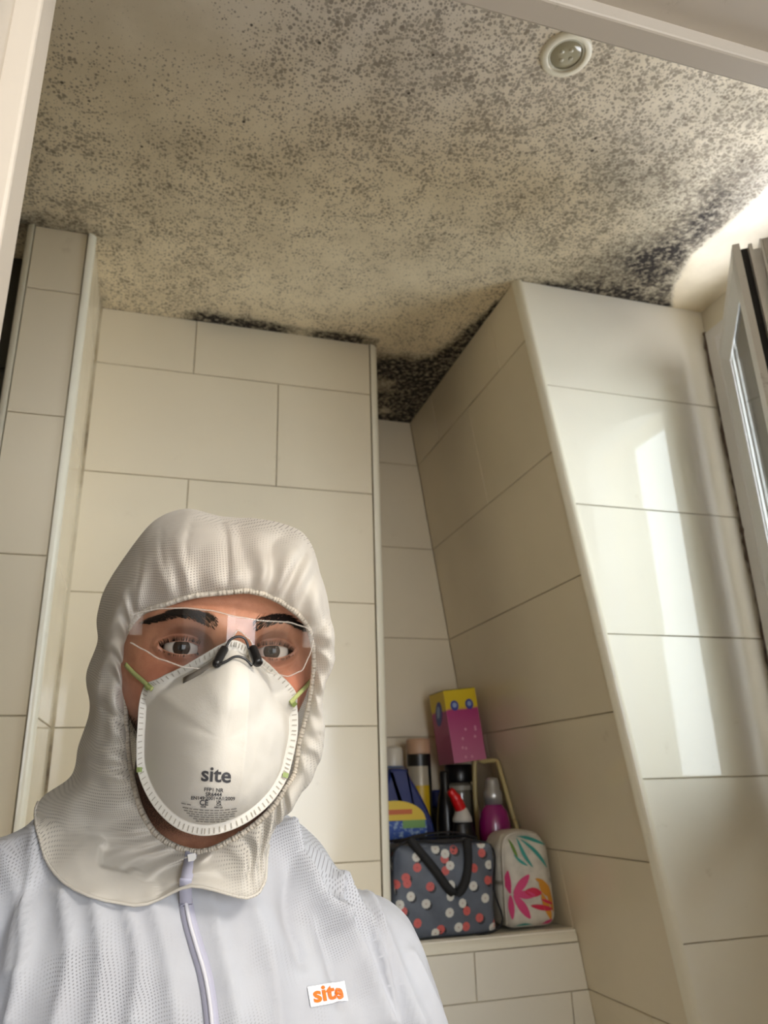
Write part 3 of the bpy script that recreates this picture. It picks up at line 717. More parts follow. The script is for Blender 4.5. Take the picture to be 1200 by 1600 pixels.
# cream bent frame standing against the slanted wall
cf = empty('cream_wire_caddy', (.80, 1.80, LZ), 'cream coated rack with bent tube handle, beside the magenta bottle', 'rack')
CM = M('cream_coating', (186, 170, 118), .35)
fr = [IT(808, 1300, 1.69), IT(805, 1280, 1.70), IT(799, 1245, 1.71), IT(792, 1212, 1.72), IT(787, 1196, 1.725), IT(777, 1189, 1.735), IT(756, 1190, 1.75)]
fr = [Vector((.829, 1.69, LZ+.006))]+[Vector((min(p.x, sx_at(p.z)-.010), p.y, p.z)) for p in fr]+[Vector((.757, 1.765, fr[-1].z-.012)), Vector((.760, 1.765, LZ+.10)), Vector((.790, 1.765, LZ+.006))]
fr = cr_spline(fr, 6)
v_, f_ = tube(fr, .0055, 12); local(mk('handle', v_, f_, CM, cf, True), cf)
v_, f_ = tube([(.829, 1.69, LZ+.0045), (.790, 1.765, LZ+.0045)], .004, 8); local(mk('base_bar', v_, f_, CM, cf, True), cf)

# ------------------------------------------------------------------ the person
per = empty('person', (.04, .66, 0), 'person in a white hooded coverall, dust mask and clear safety glasses, looking at the camera', 'person')
EY = Vector((358, 1016)); ED = .545
HO = PD(EY.x, EY.y, ED)                                   # between the eyes
_f = (BM @ Vector((.34, .16, 1.0))).normalized()          # where the face points
_rx = (BM @ Vector((1, -.045, 0))); _rx = (_rx-_f*_rx.dot(_f)).normalized()
_uz = _rx.cross(_f)*-1
if _uz.z < 0: _uz = -_uz
HB = Matrix((_rx, _f, _uz)).transposed()                  # columns: right, forward, up
def H(x, y, z): return HO + HB @ Vector((x, y, z))
HBi = HB.transposed()
def HP(px, py, yf):                                       # pixel ray at head depth yf -> head x, z
    d = BM @ ray(px, py); o = HBi @ (CO-HO); dl = HBi @ d
    t = (yf-o.y)/dl.y; p = o+dl*t; return p.x, p.z

def g2(x, z, cx, cz, sx, sz): return math.exp(-((x-cx)/sx)**2-((z-cz)/sz)**2)
def jaw(zn): return 1 if zn > -.05 else 1-.50*sstep(-zn, .05, 1.05)**1.2
def base_y(X_, Z_):
    zn = (Z_+.002)/(.104 if Z_ > -.002 else .132); u = X_/(.077*jaw(zn)); r2 = min(1, u*u+zn*zn)
    return -.080+.102*math.sqrt(1-r2)
def feat(X_, Z_):
    ax = abs(X_); y = 0
    y += .0065*g2(ax, Z_, .026, .021, .022, .008)          # brow ridge
    y -= .0150*g2(ax, Z_, .0315, -.002, .019, .0145)       # socket
    y -= .0030*g2(ax, Z_, .050, .0, .012, .02)
    y += .0055*g2(ax, Z_, .046, -.030, .017, .014)         # cheekbone
    nz_ = sstep(-Z_, -.012, .045)                          # nose ridge
    y += (.0085+.020*nz_)*math.exp(-(X_/(.0085+.006*nz_))**2)*(sstep(-Z_, -.020, -.004))*(1-sstep(-Z_, .047, .058))
    y += .007*g2(ax, Z_, .012, -.046, .007, .008)          # nostril wings
    y += .004*g2(X_, Z_, 0, -.072, .022, .006)+.005*g2(X_, Z_, 0, -.082, .018, .006)-.003*g2(X_, Z_, 0, -.077, .022, .002)
    y += .008*g2(X_, Z_, 0, -.112, .020, .014)
    return y
def face_y(X_, Z_): return base_y(X_, Z_)+feat(X_, Z_)
EX = .0325
def eye_in(X_, Z_): return math.hypot((abs(X_)-EX)/.0215, (Z_)/.0155)
def head_mesh():
    NR, NS = 190, 240; vs_, fs = [], []
    for i in range(NR+1):
        ph = PI*i/NR
        if i in (0, NR):
            sy = math.cos(ph); X_, Z_ = 0, -.002; y = -.08+.102*sy
            if sy > 0: y = face_y(X_, Z_)
            vs_.append((X_, y, Z_)); continue
        for k in range(NS):
            th = 2*PI*k/NS; sx_ = math.sin(ph)*math.cos(th); sz = math.sin(ph)*math.sin(th); sy = math.cos(ph)
            X_ = .077*jaw(sz)*sx_; Z_ = -.002+(.104 if sz > 0 else .132)*sz; y = -.08+(.102 if sy > 0 else .108)*sy
            if sy > 0:
                y += feat(X_, Z_)*sstep(sy, 0, .45); e = eye_in(X_, Z_)
                y -= .013*(1-sstep(e, .62, .98))
            else:
                Z_ += .020*(-sy)*max(0, -sz)                # skull base lifts to the nape
            vs_.append((X_, y, Z_))
    def id_(i, k): return 0 if i == 0 else (1+(NR-1)*NS if i == NR else 1+(i-1)*NS+k % NS)
    for i in range(NR):
        for k in range(NS):
            q_ = [id_(i, k), id_(i+1, k), id_(i+1, k+1), id_(i, k+1)]
            u_ = []
            for a in q_:
                if a not in u_: u_.append(a)
            fs.append(u_[::-1])
    # eyelids
    for s_ in (-1, 1):
        b = len(vs_); NK, NT_ = 16, 64; yc = -.0112; R_ = .0137
        for k in range(-2, NK+1):
            t = max(0, k)/NK
            for j in range(NT_):
                a = 2*PI*j/NT_; c, sn_ = math.cos(a), math.sin(a)
                rx_ = .0152*c; hgt = (.0047 if sn_ > 0 else .0040)*(1-abs(c)**2.1)**.8*(1 if sn_ > 0 else -1)
                rz_ = hgt + (.0009 if s_*c > 0 else -.0011)*abs(c)**2    # outer corner a little higher
                ox, oz = .0225*c, .0165*sn_
                lx, lz = rx_+(ox-rx_)*t, rz_+(oz-rz_)*t
                X_, Z_ = s_*EX+lx, lz
                rr = R_*R_-lx*lx-(lz)**2
                ys = yc+(math.sqrt(rr) if rr > 2.5e-5 else .005)
                w_ = sstep(t, .05, .95); y = ys*(1-w_)+face_y(X_, Z_)*w_
                if sn_ > 0: y -= .0016*math.exp(-((t-.42)/.10)**2)*(abs(sn_)**.5); y += .0008*math.exp(-((t-.20)/.12)**2)
                else: y += .0008*math.exp(-((t-.25)/.15)**2); y -= .0010*math.exp(-((t-.62)/.12)**2)
                if k < 0: y -= .0012*(-k); lx *= .985
                vs_.append((X_, y, Z_))
        for k in range(NK+2):
            for j in range(NT_):
                q_ = [b+k*NT_+j, b+k*NT_+(j+1) % NT_, b+(k+1)*NT_+(j+1) % NT_, b+(k+1)*NT_+j]
                fs.append(q_ if True else q_[::-1])
    # ears
    for s_ in (-1, 1):
        b = len(vs_); n1, n2 = 24, 10
        for i in range(n1):
            a = 2*PI*i/n1
            for j in range(n2):
                c = 2*PI*j/n2; rr = 1+.22*math.cos(c)
                vs_.append((s_*(.066+.005*math.sin(c)+.006*(1 if math.cos(a) < 0 else .3)*abs(math.cos(a))), -.088+.017*rr*math.cos(a), -.012+.030*rr*math.sin(a)))
        for i in range(n1):
            for j in range(n2):
                fs.append([b+i*n2+j, b+((i+1) % n1)*n2+j, b+((i+1) % n1)*n2+(j+1) % n2, b+i*n2+(j+1) % n2])
    return vs_, fs
# volumes shared by body, shirt and coverall ---------------------------------
def capsule(bm, p0, r0, p1, r1, seg=20):
    p0, p1 = Vector(p0), Vector(p1); d = (p1-p0).normalized(); path, rad = [], []
    for k in range(5): a = PI/2*(1-k/5); path.append(p0-d*r0*math.sin(a)); rad.append(max(r0*math.cos(a), .0005))
    path += [p0, p1]; rad += [r0, r1]
    for k in range(1, 6): a = PI/2*k/5; path.append(p1+d*r1*math.sin(a)); rad.append(max(r1*math.cos(a), .0005))
    v, f = tube(path, rad, seg); bv = [bm.verts.new(x) for x in v]
    for q_ in f: bm.faces.new([bv[i] for i in q_])
def ellip(bm, c, r, rot=None):
    g = bmesh.ops.create_uvsphere(bm, u_segments=32, v_segments=20, radius=1)['verts']
    for v in g:
        p = Vector((v.co.x*r[0], v.co.y*r[1], v.co.z*r[2]))
        if rot: p = rot @ p
        v.co = p+Vector(c)
LSH, LEL, LWR = (-.135, .680, 1.345), (-.165, .470, 1.150), (-.035, .195, 1.185)     # raised arm, holds the camera
RSH, REL, RWR = (.170, .690, 1.305), (.262, .700, 1.040), (.250, .560, .830)
def volumes(bm, g, arms=True, legs=True, neck=True):
    """g grows every radius: 0 body, .012 shirt, .03 coverall"""
    ellip(bm, (.032, .682, 1.235), (.155+g, .098+g, .200+g), Matrix.Rotation(math.radians(5), 3, 'Y'))
    ellip(bm, (.035, .690, 1.010), (.140+g, .098+g, .220+g))
    if neck: capsule(bm, (.035, .700, 1.33), .075+g, (.040, .690, 1.405), .054+g*.6)
    capsule(bm, (.040, .700, 1.385), .045+g*.7, RSH, .046+g*.8); capsule(bm, (.040, .700, 1.395), .045+g*.7, LSH, .050+g*.8)
    if arms:
        capsule(bm, RSH, .048+g*.9, REL, .038+g); capsule(bm, REL, .038+g, RWR, .026+g*.8)
        capsule(bm, LSH, .050+g*.9, LEL, .040+g); capsule(bm, LEL, .040+g*.8, LWR, .026+g*.8)
    if legs:
        for s_ in (-1, 1):
            hp_, kn, an = (.035+s_*.085, .70, .88), (.035+s_*.10, .69, .48), (.035+s_*.105, .72, .09)
            capsule(bm, hp_, .078+g, kn, .055+g); capsule(bm, kn, .055+g, an, .036+g)
def remesh(bm, vox, smooth=6, name='m'):
    me = bpy.data.meshes.new(name); bm.to_mesh(me); bm.free()
    o = bpy.data.objects.new(name, me); C.objects.link(o)
    m = o.modifiers.new('r', 'REMESH'); m.mode = 'VOXEL'; m.voxel_size = vox
    if smooth: s_ = o.modifiers.new('s', 'SMOOTH'); s_.iterations = smooth; s_.factor = .8
    dg = bpy.context.evaluated_depsgraph_get(); me2 = bpy.data.meshes.new_from_object(o.evaluated_get(dg))
    bpy.data.objects.remove(o); me2.name = name; return me2
def hand(bm, wr, fw, up, side):
    """palm and five separate curled fingers; fw fingers' direction, up back of hand, side +1/-1 thumb side"""
    wr, fw, up = Vector(wr), Vector(fw).normalized(), Vector(up).normalized(); la = fw.cross(up).normalized()*side
    capsule(bm, wr-fw*.02, .022, wr+fw*.03, .024, 14)
    for i, (o_, ln) in enumerate(((.030, .072), (.010, .080), (-.010, .074), (-.029, .058))):
        k0 = wr+fw*.078+la*o_; capsule(bm, wr+fw*.015+la*o_*.6, .013, k0, .0105, 12)
        k1 = k0+(fw*.85-up*.45).normalized()*ln*.48; k2 = k1+(fw*.35-up*.9).normalized()*ln*.30; k3 = k2+(-fw*.15-up).normalized()*ln*.24
        capsule(bm, k0, .0098, k1, .0088, 12); capsule(bm, k1, .0088, k2, .0080, 12); capsule(bm, k2, .0080, k3, .0072, 12)
    t0 = wr+fw*.022+la*.022; t1 = t0+(fw*.6+la*.8).normalized()*.036; t2 = t1+(fw*.85+la*.35-up*.35).normalized()*.030; t3 = t2+(fw*.8-up*.6).normalized()*.022
    capsule(bm, t0, .013, t1, .0115, 12); capsule(bm, t1, .0108, t2, .0095, 12); capsule(bm, t2, .0095, t3, .0082, 12)
bm = bmesh.new(); volumes(bm, 0)
capsule(bm, (.042, .690, 1.36), .056, H(0, -.085, -.07), .054)
hand(bm, LWR, (.25, -.75, .55), (-.5, -.4, -.4), -1)
hand(bm, RWR, (-.1, -.35, -1), (1, -.2, 0), 1)
for s_ in (-1, 1): capsule(bm, (.035+s_*.105, .735, .045), .040, (.035+s_*.12, .575, .030), .030)
me_b = remesh(bm, .006, 5, 'body')
hv, hf = head_mesh()
nb = len(me_b.vertices)
allv = [v.co.copy() for v in me_b.vertices]+[H(*p) for p in hv]
allf = [tuple(p.vertices) for p in me_b.polygons]+[tuple(i+nb for i in f_) for f_ in hf]
SK = M('skin', (158, 98, 70), .45, Subsurface_Weight=.08, Subsurface_Radius=(.01, .004, .002), Subsurface_Scale=.6, Specular_IOR_Level=.35)
q = NT(SK); p_ = q.co(); be = q.attr('beard'); eyd = q.attr('lidshade'); blu = q.attr('blush')
c = q.mix(q.mr(q.noise(p_, 60, 5, .6), .35, .68), L((188, 134, 106)), L((170, 116, 90)))
c = q.mix(q.math('MULTIPLY', blu, .55), c, L((186, 108, 84)))
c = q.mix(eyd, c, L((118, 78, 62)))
bn = q.mr(q.noise(p_, 1400, 3, .6), .35, .6, .62, 1)
c = q.mix(q.math('MULTIPLY', be, bn), c, L((34, 26, 22)))
q.l(c, q.b.inputs['Base Color']); q.bump(q.noise(p_, 900, 3), .22, .0006)
body = mk('body', allv, allf, SK, per, True)
body.matrix_parent_inverse = Matrix.Translation(-Vector(per.location))
ba, la_, bl_ = np.zeros(len(allv)), np.zeros(len(allv)), np.zeros(len(allv))
for i, (x, y, z) in enumerate(hv):
    ax = abs(x)
    if y > -.11:
        cut = -.052+.010*math.sin(ax*40) - (0 if ax > .05 else .012)
        ba[nb+i] = max(sstep(-z, -cut-.004, -cut+.018)*sstep(ax, .044, .060), sstep(-z, .062, .072))*1.0
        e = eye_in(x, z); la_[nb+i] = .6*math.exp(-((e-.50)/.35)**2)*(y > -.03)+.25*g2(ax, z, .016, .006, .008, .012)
        bl_[nb+i] = g2(ax, z, .045, -.028, .022, .018)
for i, v in enumerate(me_b.vertices):
    hc = HBi @ (v.co-HO)
    if hc.z > -.17 and abs(hc.x) < .09: ba[i] = .95*sstep(hc.z, -.143, -.126)
for nm, arr in (('beard', ba), ('lidshade', la_), ('blush', bl_)):
    a = body.data.attributes.new(nm, 'FLOAT', 'POINT'); a.data.foreach_set('value', arr.astype(np.float32))
def pchild(o): o.matrix_parent_inverse = Matrix.Translation(-Vector(per.location)); return o
# eyes
EM = M('eye', (230, 224, 214), .10, Specular_IOR_Level=.2); q = NT(EM); sx3 = q.n('SeparateXYZ'); q.l(q.co(), sx3.inputs[0])
r_ = q.math('SQRT', q.math('ADD', q.math('POWER', sx3.outputs[0], 2), q.math('POWER', sx3.outputs[1], 2)))
iris = q.ramp(q.math('MULTIPLY', r_, 100), (.215, (.003, .003, .003)), (.25, (.016, .008, .005)), (.50, (.024, .013, .008)), (.57, (.008, .005, .004)), (.64, (.42, .38, .34)))
front = q.math('GREATER_THAN', sx3.outputs[2], 0)
q.l(q.mix(front, L((220, 212, 202)), iris), q.b.inputs['Base Color'])
ebm = bmesh.new(); bmesh.ops.create_uvsphere(ebm, u_segments=48, v_segments=32, radius=.0124); eme = bpy.data.meshes.new('eye'); ebm.to_mesh(eme); ebm.free(); eme.materials.append(EM)
for s_ in (-1, 1):
    o = link('eye', eme, None, per, True); c_ = H(s_*EX, -.0115, 0)
    gz = (CO+BM @ Vector((.012, .010, 0))-c_).normalized()
    o.matrix_basis = Matrix.Translation(c_) @ gz.to_track_quat('Z', 'Y').to_matrix().to_4x4()
    o.matrix_parent_inverse = Matrix.Translation(-Vector(per.location))
# brows, lashes, beard
HM = M('dark_hair', (26, 18, 14), .8, Specular_IOR_Level=.08)
def strand(A, p0, d, n_, ln, wd, curl=.2):
    """p0 head coords, d direction, n_ outward; tapered 3-segment strip"""
    side = d.cross(n_).normalized(); pts = []
    for k in range(4):
        t = k/3; c = p0+d*ln*t+n_*(.0004+curl*ln*math.sin(t*PI*.8)); w_ = wd*(1-t*.85)/2
        pts += [c-side*w_, c+side*w_]
    b = len(A.v); A.v += [H(*p) for p in pts]
    for k in range(3): A.f.append([b+2*k, b+2*k+1, b+2*k+3, b+2*k+2])
for s_ in (-1, 1):
    A = Acc()
    for _ in range(520):
        t = random.random()**.9; x = .0115+.044*t; zc = .0165+.0075*math.sin(min(1, t*1.35)*PI*.62)-.007*max(0, t-.55)**1.2*2; th_ = (.0046*(1-.45*t))
        z = zc+random.uniform(-1, 1)*th_; y = face_y(s_*x, z)+.0003
        d = Vector((s_*(.55+.45*t+random.uniform(-.15, .15)), -.28*t-.05, (.75-1.05*t)+random.uniform(-.15, .15)-(z-zc)/th_*.35)).normalized()
        strand(A, Vector((s_*x, y, z)), d, Vector((s_*.3*t, 1, .1)).normalized(), random.uniform(.006, .0095), .00042, .05)
    pchild(A.build('eyebrow', HM, per, kind='stuff'))
    A = Acc()
    for up_, n_s, ln_ in ((1, 190, .0062), (-1, 90, .0034)):
        for _ in range(n_s):
            a = random.uniform(.06, .94)*PI*up_; c_, sn_ = math.cos(a), math.sin(a)
            lx = .0152*c_; lz = (.0047 if up_ > 0 else .0040)*(1-abs(c_)**2.1)**.8*up_; rr = max(.0137**2-lx*lx-lz*lz, 2.5e-5); y = -.0112+math.sqrt(rr)
            d = Vector((c_*.45, .75, .55*up_)).normalized()
            strand(A, Vector((s_*EX+lx, y-.0002, lz)), d, Vector((0, .2, up_)).normalized(), ln_*random.uniform(.6, 1), .00020, .15)
    pchild(A.build('eyelashes', HM, per, kind='stuff'))
A = Acc()
for _ in range(5200):
    z = random.uniform(-.131, -.050); zn = (z+.002)/.132; sy_ = random.uniform(.0, .95); rr = math.sqrt(max(0, 1-zn*zn))
    s_ = random.choice((-1, 1)); X_ = s_*.077*jaw(zn)*rr*math.sqrt(max(0, 1-sy_*sy_)); y = -.08+.102*rr*sy_+feat(X_, z)*sstep(rr*sy_, 0, .45)
    if abs(X_) < .040 and z > -.066: continue
    n_ = Vector((X_/.077, (y+.08)/.11, (z+.01)/.20)).normalized(); d = (n_*.5+Vector((0, .1, -.9))).normalized()
    strand(A, Vector((X_, y, z)), d, n_, random.uniform(.004, .008), .0004, .1)
pchild(A.build('beard', HM, per, kind='stuff'))
shirt_bm = bmesh.new(); volumes(shirt_bm, .006, arms=False, legs=False, neck=False)
capsule(shirt_bm, RSH, .055, (.225, .69, 1.18), .052); capsule(shirt_bm, LSH, .058, (-.155, .57, 1.24), .052)
sh_me = remesh(shirt_bm, .008, 5, 'shirt'); pchild(link('shirt', sh_me, fabric('grey_shirt', (92, 92, 98)), per, True))

# coverall --------------------------------------------------------------------
def mat_cov(name, rgb, hole=.25, scale=640, see=.10, rot=.3):
    m = M(name, rgb, .62, Sheen_Weight=.15); q = NT(m); g = q.n('NewGeometry'); p = q.co()
    # woven grid of tiny openings running along and across the cloth
    def dotp(v):
        n = q.n('VectorMath', operation='DOT_PRODUCT'); q.l(p, n.inputs[0]); n.inputs[1].default_value = v; return n.outputs['Value']
    rr_, uu_ = BM @ Vector((1, 0, 0)), BM @ Vector((0, 1, 0)); ca, sa = math.cos(rot), math.sin(rot)
    wob = q.math('MULTIPLY', q.noise(p, 14, 2), .010)
    a = q.math('ADD', dotp(rr_*ca+uu_*sa), wob); b = q.math('ADD', dotp(uu_*ca-rr_*sa), wob)
    K = 2*PI*scale
    s1 = q.math('SINE', q.math('MULTIPLY', a, K)); s2 = q.math('SINE', q.math('MULTIPLY', b, K))
    hol = q.mr(q.math('MULTIPLY', q.math('ADD', s1, 1), q.math('ADD', s2, 1)), 1.5, 3.0)
    patch = q.mr(q.noise(p, 11, 3), .42, .60)
    hol = q.math('MULTIPLY', hol, patch)
    c = q.mix(q.mr(q.noise(p, 24, 3), .3, .7), L(rgb), L(tuple(int(v*.96) for v in rgb)))
    c = q.mix(q.math('MULTIPLY', hol, .45), c, L(tuple(int(v*.60) for v in rgb)))
    q.l(c, q.b.inputs['Base Color'])
    q.bump(q.math('ADD', q.noise(p, 110, 4), q.math('MULTIPLY', hol, -.4)), .25, .0015)
    t = q.t; out = t.nodes['Material Output']
    tl = q.n('BsdfTranslucent'); tl.inputs[0].default_value = L(rgb)
    m1 = q.n('MixShader'); m1.inputs[0].default_value = .22; q.l(q.b.outputs[0], m1.inputs[1]); q.l(tl.outputs[0], m1.inputs[2])
    tp = q.n('BsdfTransparent'); m2 = q.n('MixShader')
    q.l(q.math('ADD', q.math('MULTIPLY', hol, hole), see), m2.inputs[0]); q.l(m1.outputs[0], m2.inputs[1]); q.l(tp.outputs[0], m2.inputs[2]); q.l(m2.outputs[0], out.inputs[0])
    return m
COV = mat_cov('coverall_fabric', (200, 203, 210), .30, 560, .03)
HOOD = mat_cov('hood_fabric', (216, 211, 201), .34, 560, .08, .12)
bm = bmesh.new(); volumes(bm, .024, neck=False)
cov = remesh(bm, .0034, 12, 'coverall')
# folds: ridges drawn along lines on the chest as seen from the front (pixel positions become points on the cloth)
ridges = [([(447,1297),(462,1330),(492,1392),(527,1432),(562,1502),(592,1600)], 9, .0060), ([(535,1367),(562,1432),(590,1502),(606,1600)], 7, .0050), ([(529,1375),(527,1445)], 5, .003),
          ([(560,1350),(590,1440),(622,1530),(648,1600)], 10, .004), ([(640,1490),(650,1510),(672,1560),(690,1600)], 7, .003),
          ([(400,1420),(425,1500),(440,1600)], 14, .0035), ([(330,1400),(352,1500),(372,1600)], 18, .004), ([(240,1410),(262,1500),(276,1600)], 16, .0035),
          ([(150,1405),(160,1500),(150,1600)], 14, .004), ([(55,1290),(48,1400),(44,1500),(20,1600)], 9, .0045), ([(0,1330),(30,1420),(20,1520)], 14, .004),
          ([(100,1400),(110,1500),(90,1600)], 12, .0035), ([(200,1420),(215,1500),(205,1600)], 9, .003), ([(460,1340),(455,1420),(480,1500)], 12, -.004), ([(500,1420),(520,1480),(545,1560)], 10, -.004)]
rseg = []
for pts, wd, am in ridges:
    P_ = [Vector((a, b, 0)) for a, b in pts]; P_ = cr_spline(P_, 5)
    rseg.append((np.array([(p.x, p.y) for p in P_]), wd, am))
def neck_hole(me):
    b = bmesh.new(); b.from_mesh(me); kill = []
    for v in b.verts:
        hc = HBi @ (v.co-HO)
        if hc.z > -.150 and -.07 < hc.x < .020 and hc.y > -.14: kill.append(v)
    bmesh.ops.delete(b, geom=kill, context='VERTS'); b.to_mesh(me); b.free()
neck_hole(cov); neck_hole(sh_me)
cov.update(); nv_ = len(cov.vertices); co = np.empty(nv_*3, np.float32); cov.vertices.foreach_get('co', co); co = co.reshape(-1, 3).astype(float)
no = np.empty(nv_*3, np.float32); cov.vertices.foreach_get('normal', no); no = no.reshape(-1, 3)
Bn = np.array(BM); cc = (co-np.array(CO)) @ Bn; px = 600+F*cc[:, 0]/-cc[:, 2]; py = 800-F*cc[:, 1]/-cc[:, 2]
vd_ = np.array(CO)-co; vd_ /= np.linalg.norm(vd_, axis=1)[:, None]; fcos = np.einsum('ij,ij->i', no, vd_); facing = fcos > .02
front = facing & (px > -150) & (px < 900) & (py > 1100) & (py < 1800) & (co[:, 1] > .42)
disp = np.zeros(nv_); pts_i = 0
for sg, wd, am in rseg:
    dmin = np.full(nv_, 1e9)
    for a, b in zip(sg[:-1], sg[1:]):
        ab = b-a; t = np.clip(((px-a[0])*ab[0]+(py-a[1])*ab[1])/(ab@ab+1e-9), 0, 1)
        dmin = np.minimum(dmin, np.hypot(px-a[0]-ab[0]*t, py-a[1]-ab[1]*t))
    am *= 1.7; wd = wd*1.25
    if pts_i < 4: am *= 1.6
    pts_i += 1
    disp += np.where(front, am*np.exp(-(dmin/wd)**1.3)*np.clip(fcos*2.2-.1, 0, 1), 0)
nzv = np.array([noise.noise(Vector((c_[0]*9, c_[1]*9, c_[2]*4)))*.007+noise.noise(Vector((c_[0]*26, c_[1]*26, c_[2]*11+5)))*.0032+abs(noise.noise(Vector((c_[0]*16+4, c_[1]*16, c_[2]*7))))*-.004 for c_ in co])
co = co+no*(disp+nzv)[:, None]
cov.vertices.foreach_set('co', co.astype(np.float32).ravel()); cov.update()
covo = pchild(link('coverall', cov, COV, per, True))
cbv = bvh_of(covo)
def chit(x, y, lift=.001):
    d = (BM @ ray(x, y)).normalized(); h = cbv.ray_cast(CO+d*.15, d)
    return (h[0]+h[1]*lift if h[1].dot(d) < 0 else h[0]-h[1]*lift), (h[1] if h[1].dot(d) < 0 else -h[1])

# hood ------------------------------------------------------------------------
# each row: opening (x, y, depth), silhouette or lower seam (x, y, depth)
hoodrows = [((352,926,.528),(345,806,.610)), ((300,932,.531),(292,794,.610)), ((258,945,.540),(243,812,.615)), ((222,958,.552),(200,862,.620)), ((203,985,.562),(166,915,.625)),
            ((198,1020,.566),(151,965,.625)), ((195,1060,.568),(152,1005,.622)), ((195,1100,.568),(134,1055,.620)), ((198,1140,.566),(140,1110,.620)), ((201,1182,.562),(122,1165,.618)),
            ((208,1222,.556),(111,1212,.612)), ((220,1264,.548),(60,1252,.600)), ((240,1298,.542),(62,1310,.570)), ((266,1318,.538),(100,1378,.535)), ((297,1329,.532),(210,1414,.512)),
            ((325,1328,.530),(300,1384,.505)), ((360,1312,.530),(385,1402,.508)), ((395,1290,.532),(412,1380,.522)), ((425,1262,.538),(418,1330,.545)), ((445,1232,.546),(430,1288,.590)),
            ((461,1204,.552),(458,1250,.605)), ((468,1160,.558),(492,1200,.610)), ((478,1120,.562),(502,1150,.612)), ((486,1080,.563),(494,1082,.612)), ((490,1040,.561),(512,1042,.612)), ((488,1005,.556),(517,990,.614)),
            ((478,975,.549),(508,930,.614)), ((455,952,.540),(487,850,.614)), ((425,934,.533),(455,822,.612)), ((390,924,.529),(402,810,.610))]
NH = 10
opn = cr_spline([PD(*a) for a, b in hoodrows], NH, True); sil = cr_spline([PD(*b) for a, b in hoodrows], NH, True); n_h = len(opn)
fwd = HB @ Vector((0, 1, 0)); bk_c = H(0, -.100, -.005)
NS1, NS2 = 46, 30; hvv, hff = [], []
def seamness(i):                              # 1 on the lower seam, 0 on the dome
    k = i/NH; return sstep(k, 9.5, 12.5)*(1-sstep(k, 18.0, 19.5))
for r_i in range(NS1+NS2+1):
    for i in range(n_h):
        th = 2*PI*i/n_h; sm = seamness(i)
        if r_i <= NS1:
            s_ = r_i/NS1; a, b = opn[i], sil[i]; p = a.lerp(b, s_)
            out = (b-a).normalized(); nrm = (fwd+out*.15).normalized()
            bul = math.sin(PI*min(1, s_**.75))
            p += nrm*bul*(.026*(1-sm)+.008*sm)+out*0
            if s_ > .5: p += fwd*0
            k_ = i/NH
            env = math.exp(-s_*2.6)*(1-math.exp(-s_*14)); env2 = math.sin(PI*min(1, s_*1.05))**1.2 if s_ < .96 else 0
            wob = noise.noise(Vector((math.cos(th)*3, math.sin(th)*3, s_*1.5)))
            pleat = abs(math.sin(k_*PI*1.05+wob*2.4))**.7-.5
            p += nrm*(env*.0052*math.sin(k_*PI*2.3+wob*5)+env2*(.0052*pleat+.0095*noise.noise(Vector((math.cos(th)*2.1+s_, math.sin(th)*2.1, s_*2.2+3)))))
            p += nrm*.0022*noise.noise(p*42)*min(1, s_*6)
        else:
            ph = (r_i-NS1)/NS2*PI/2; b = sil[i]; c_ = Vector(bk_c)
            tgt = c_-fwd*.0; rad_ = b-tgt; rad_ -= fwd*rad_.dot(fwd)
            ax_ = b-rad_; back = fwd*-1
            p = tgt+fwd*((b-tgt).dot(fwd))*math.cos(ph)+rad_*math.cos(ph)**.55+back*.085*math.sin(ph)
            p += rad_.normalized()*(.004*math.sin(i/NH*3.3)*math.sin(2*ph)) if ph < 1.5 else Vector()
            if sm > 0: p = p.lerp(b+back*.04*math.sin(ph)+(Vector((.04, .70, 1.37))-b)*(ph/(PI/2))*.9, sm)
        if r_i <= NS1 and seamness(i) > 0:
            d_ = p-CO; h_ = cbv.ray_cast(CO, d_.normalized())
            if h_[0] is not None and h_[3] < d_.length+.004: p = CO+d_.normalized()*(h_[3]-.005)
            if r_i == NS1: sil[i] = p.copy()
        hvv.append(p)
for r_i in range(NS1+NS2):
    for i in range(n_h): hff.append([r_i*n_h+i, r_i*n_h+(i+1) % n_h, (r_i+1)*n_h+(i+1) % n_h, (r_i+1)*n_h+i][::-1])
hood = pchild(mk('hood', hvv, hff, HOOD, per, True))
sd_ = hood.modifiers.new('sub', 'SUBSURF'); sd_.levels = 1; sd_.render_levels = 1
# elastic rim, knurled
rp = opn; rv, rf_ = tube([p+fwd*.0012+fwd*.0007*math.sin(i*2.4) for i, p in enumerate(cr_spline(rp[::2], 4, True))], .0021, 8, True)
rimm = fabric('elastic_rim', (214, 204, 188), .8, 2000, .6)
pchild(mk('hood_rim', rv, rf_, rimm, hood, True)).parent = hood
bpy.data.objects['hood_rim'].matrix_parent_inverse = Matrix()
# seam along the lower edge of the hood
sv_, sf_ = tube([sil[i]+fwd*.001 for i in range(int(11.0*NH), int(18.3*NH), 2)], .0011, 6)
sm_ = mk('hood_hem', sv_, sf_, HOOD, hood, True); sm_.matrix_parent_inverse = Matrix()

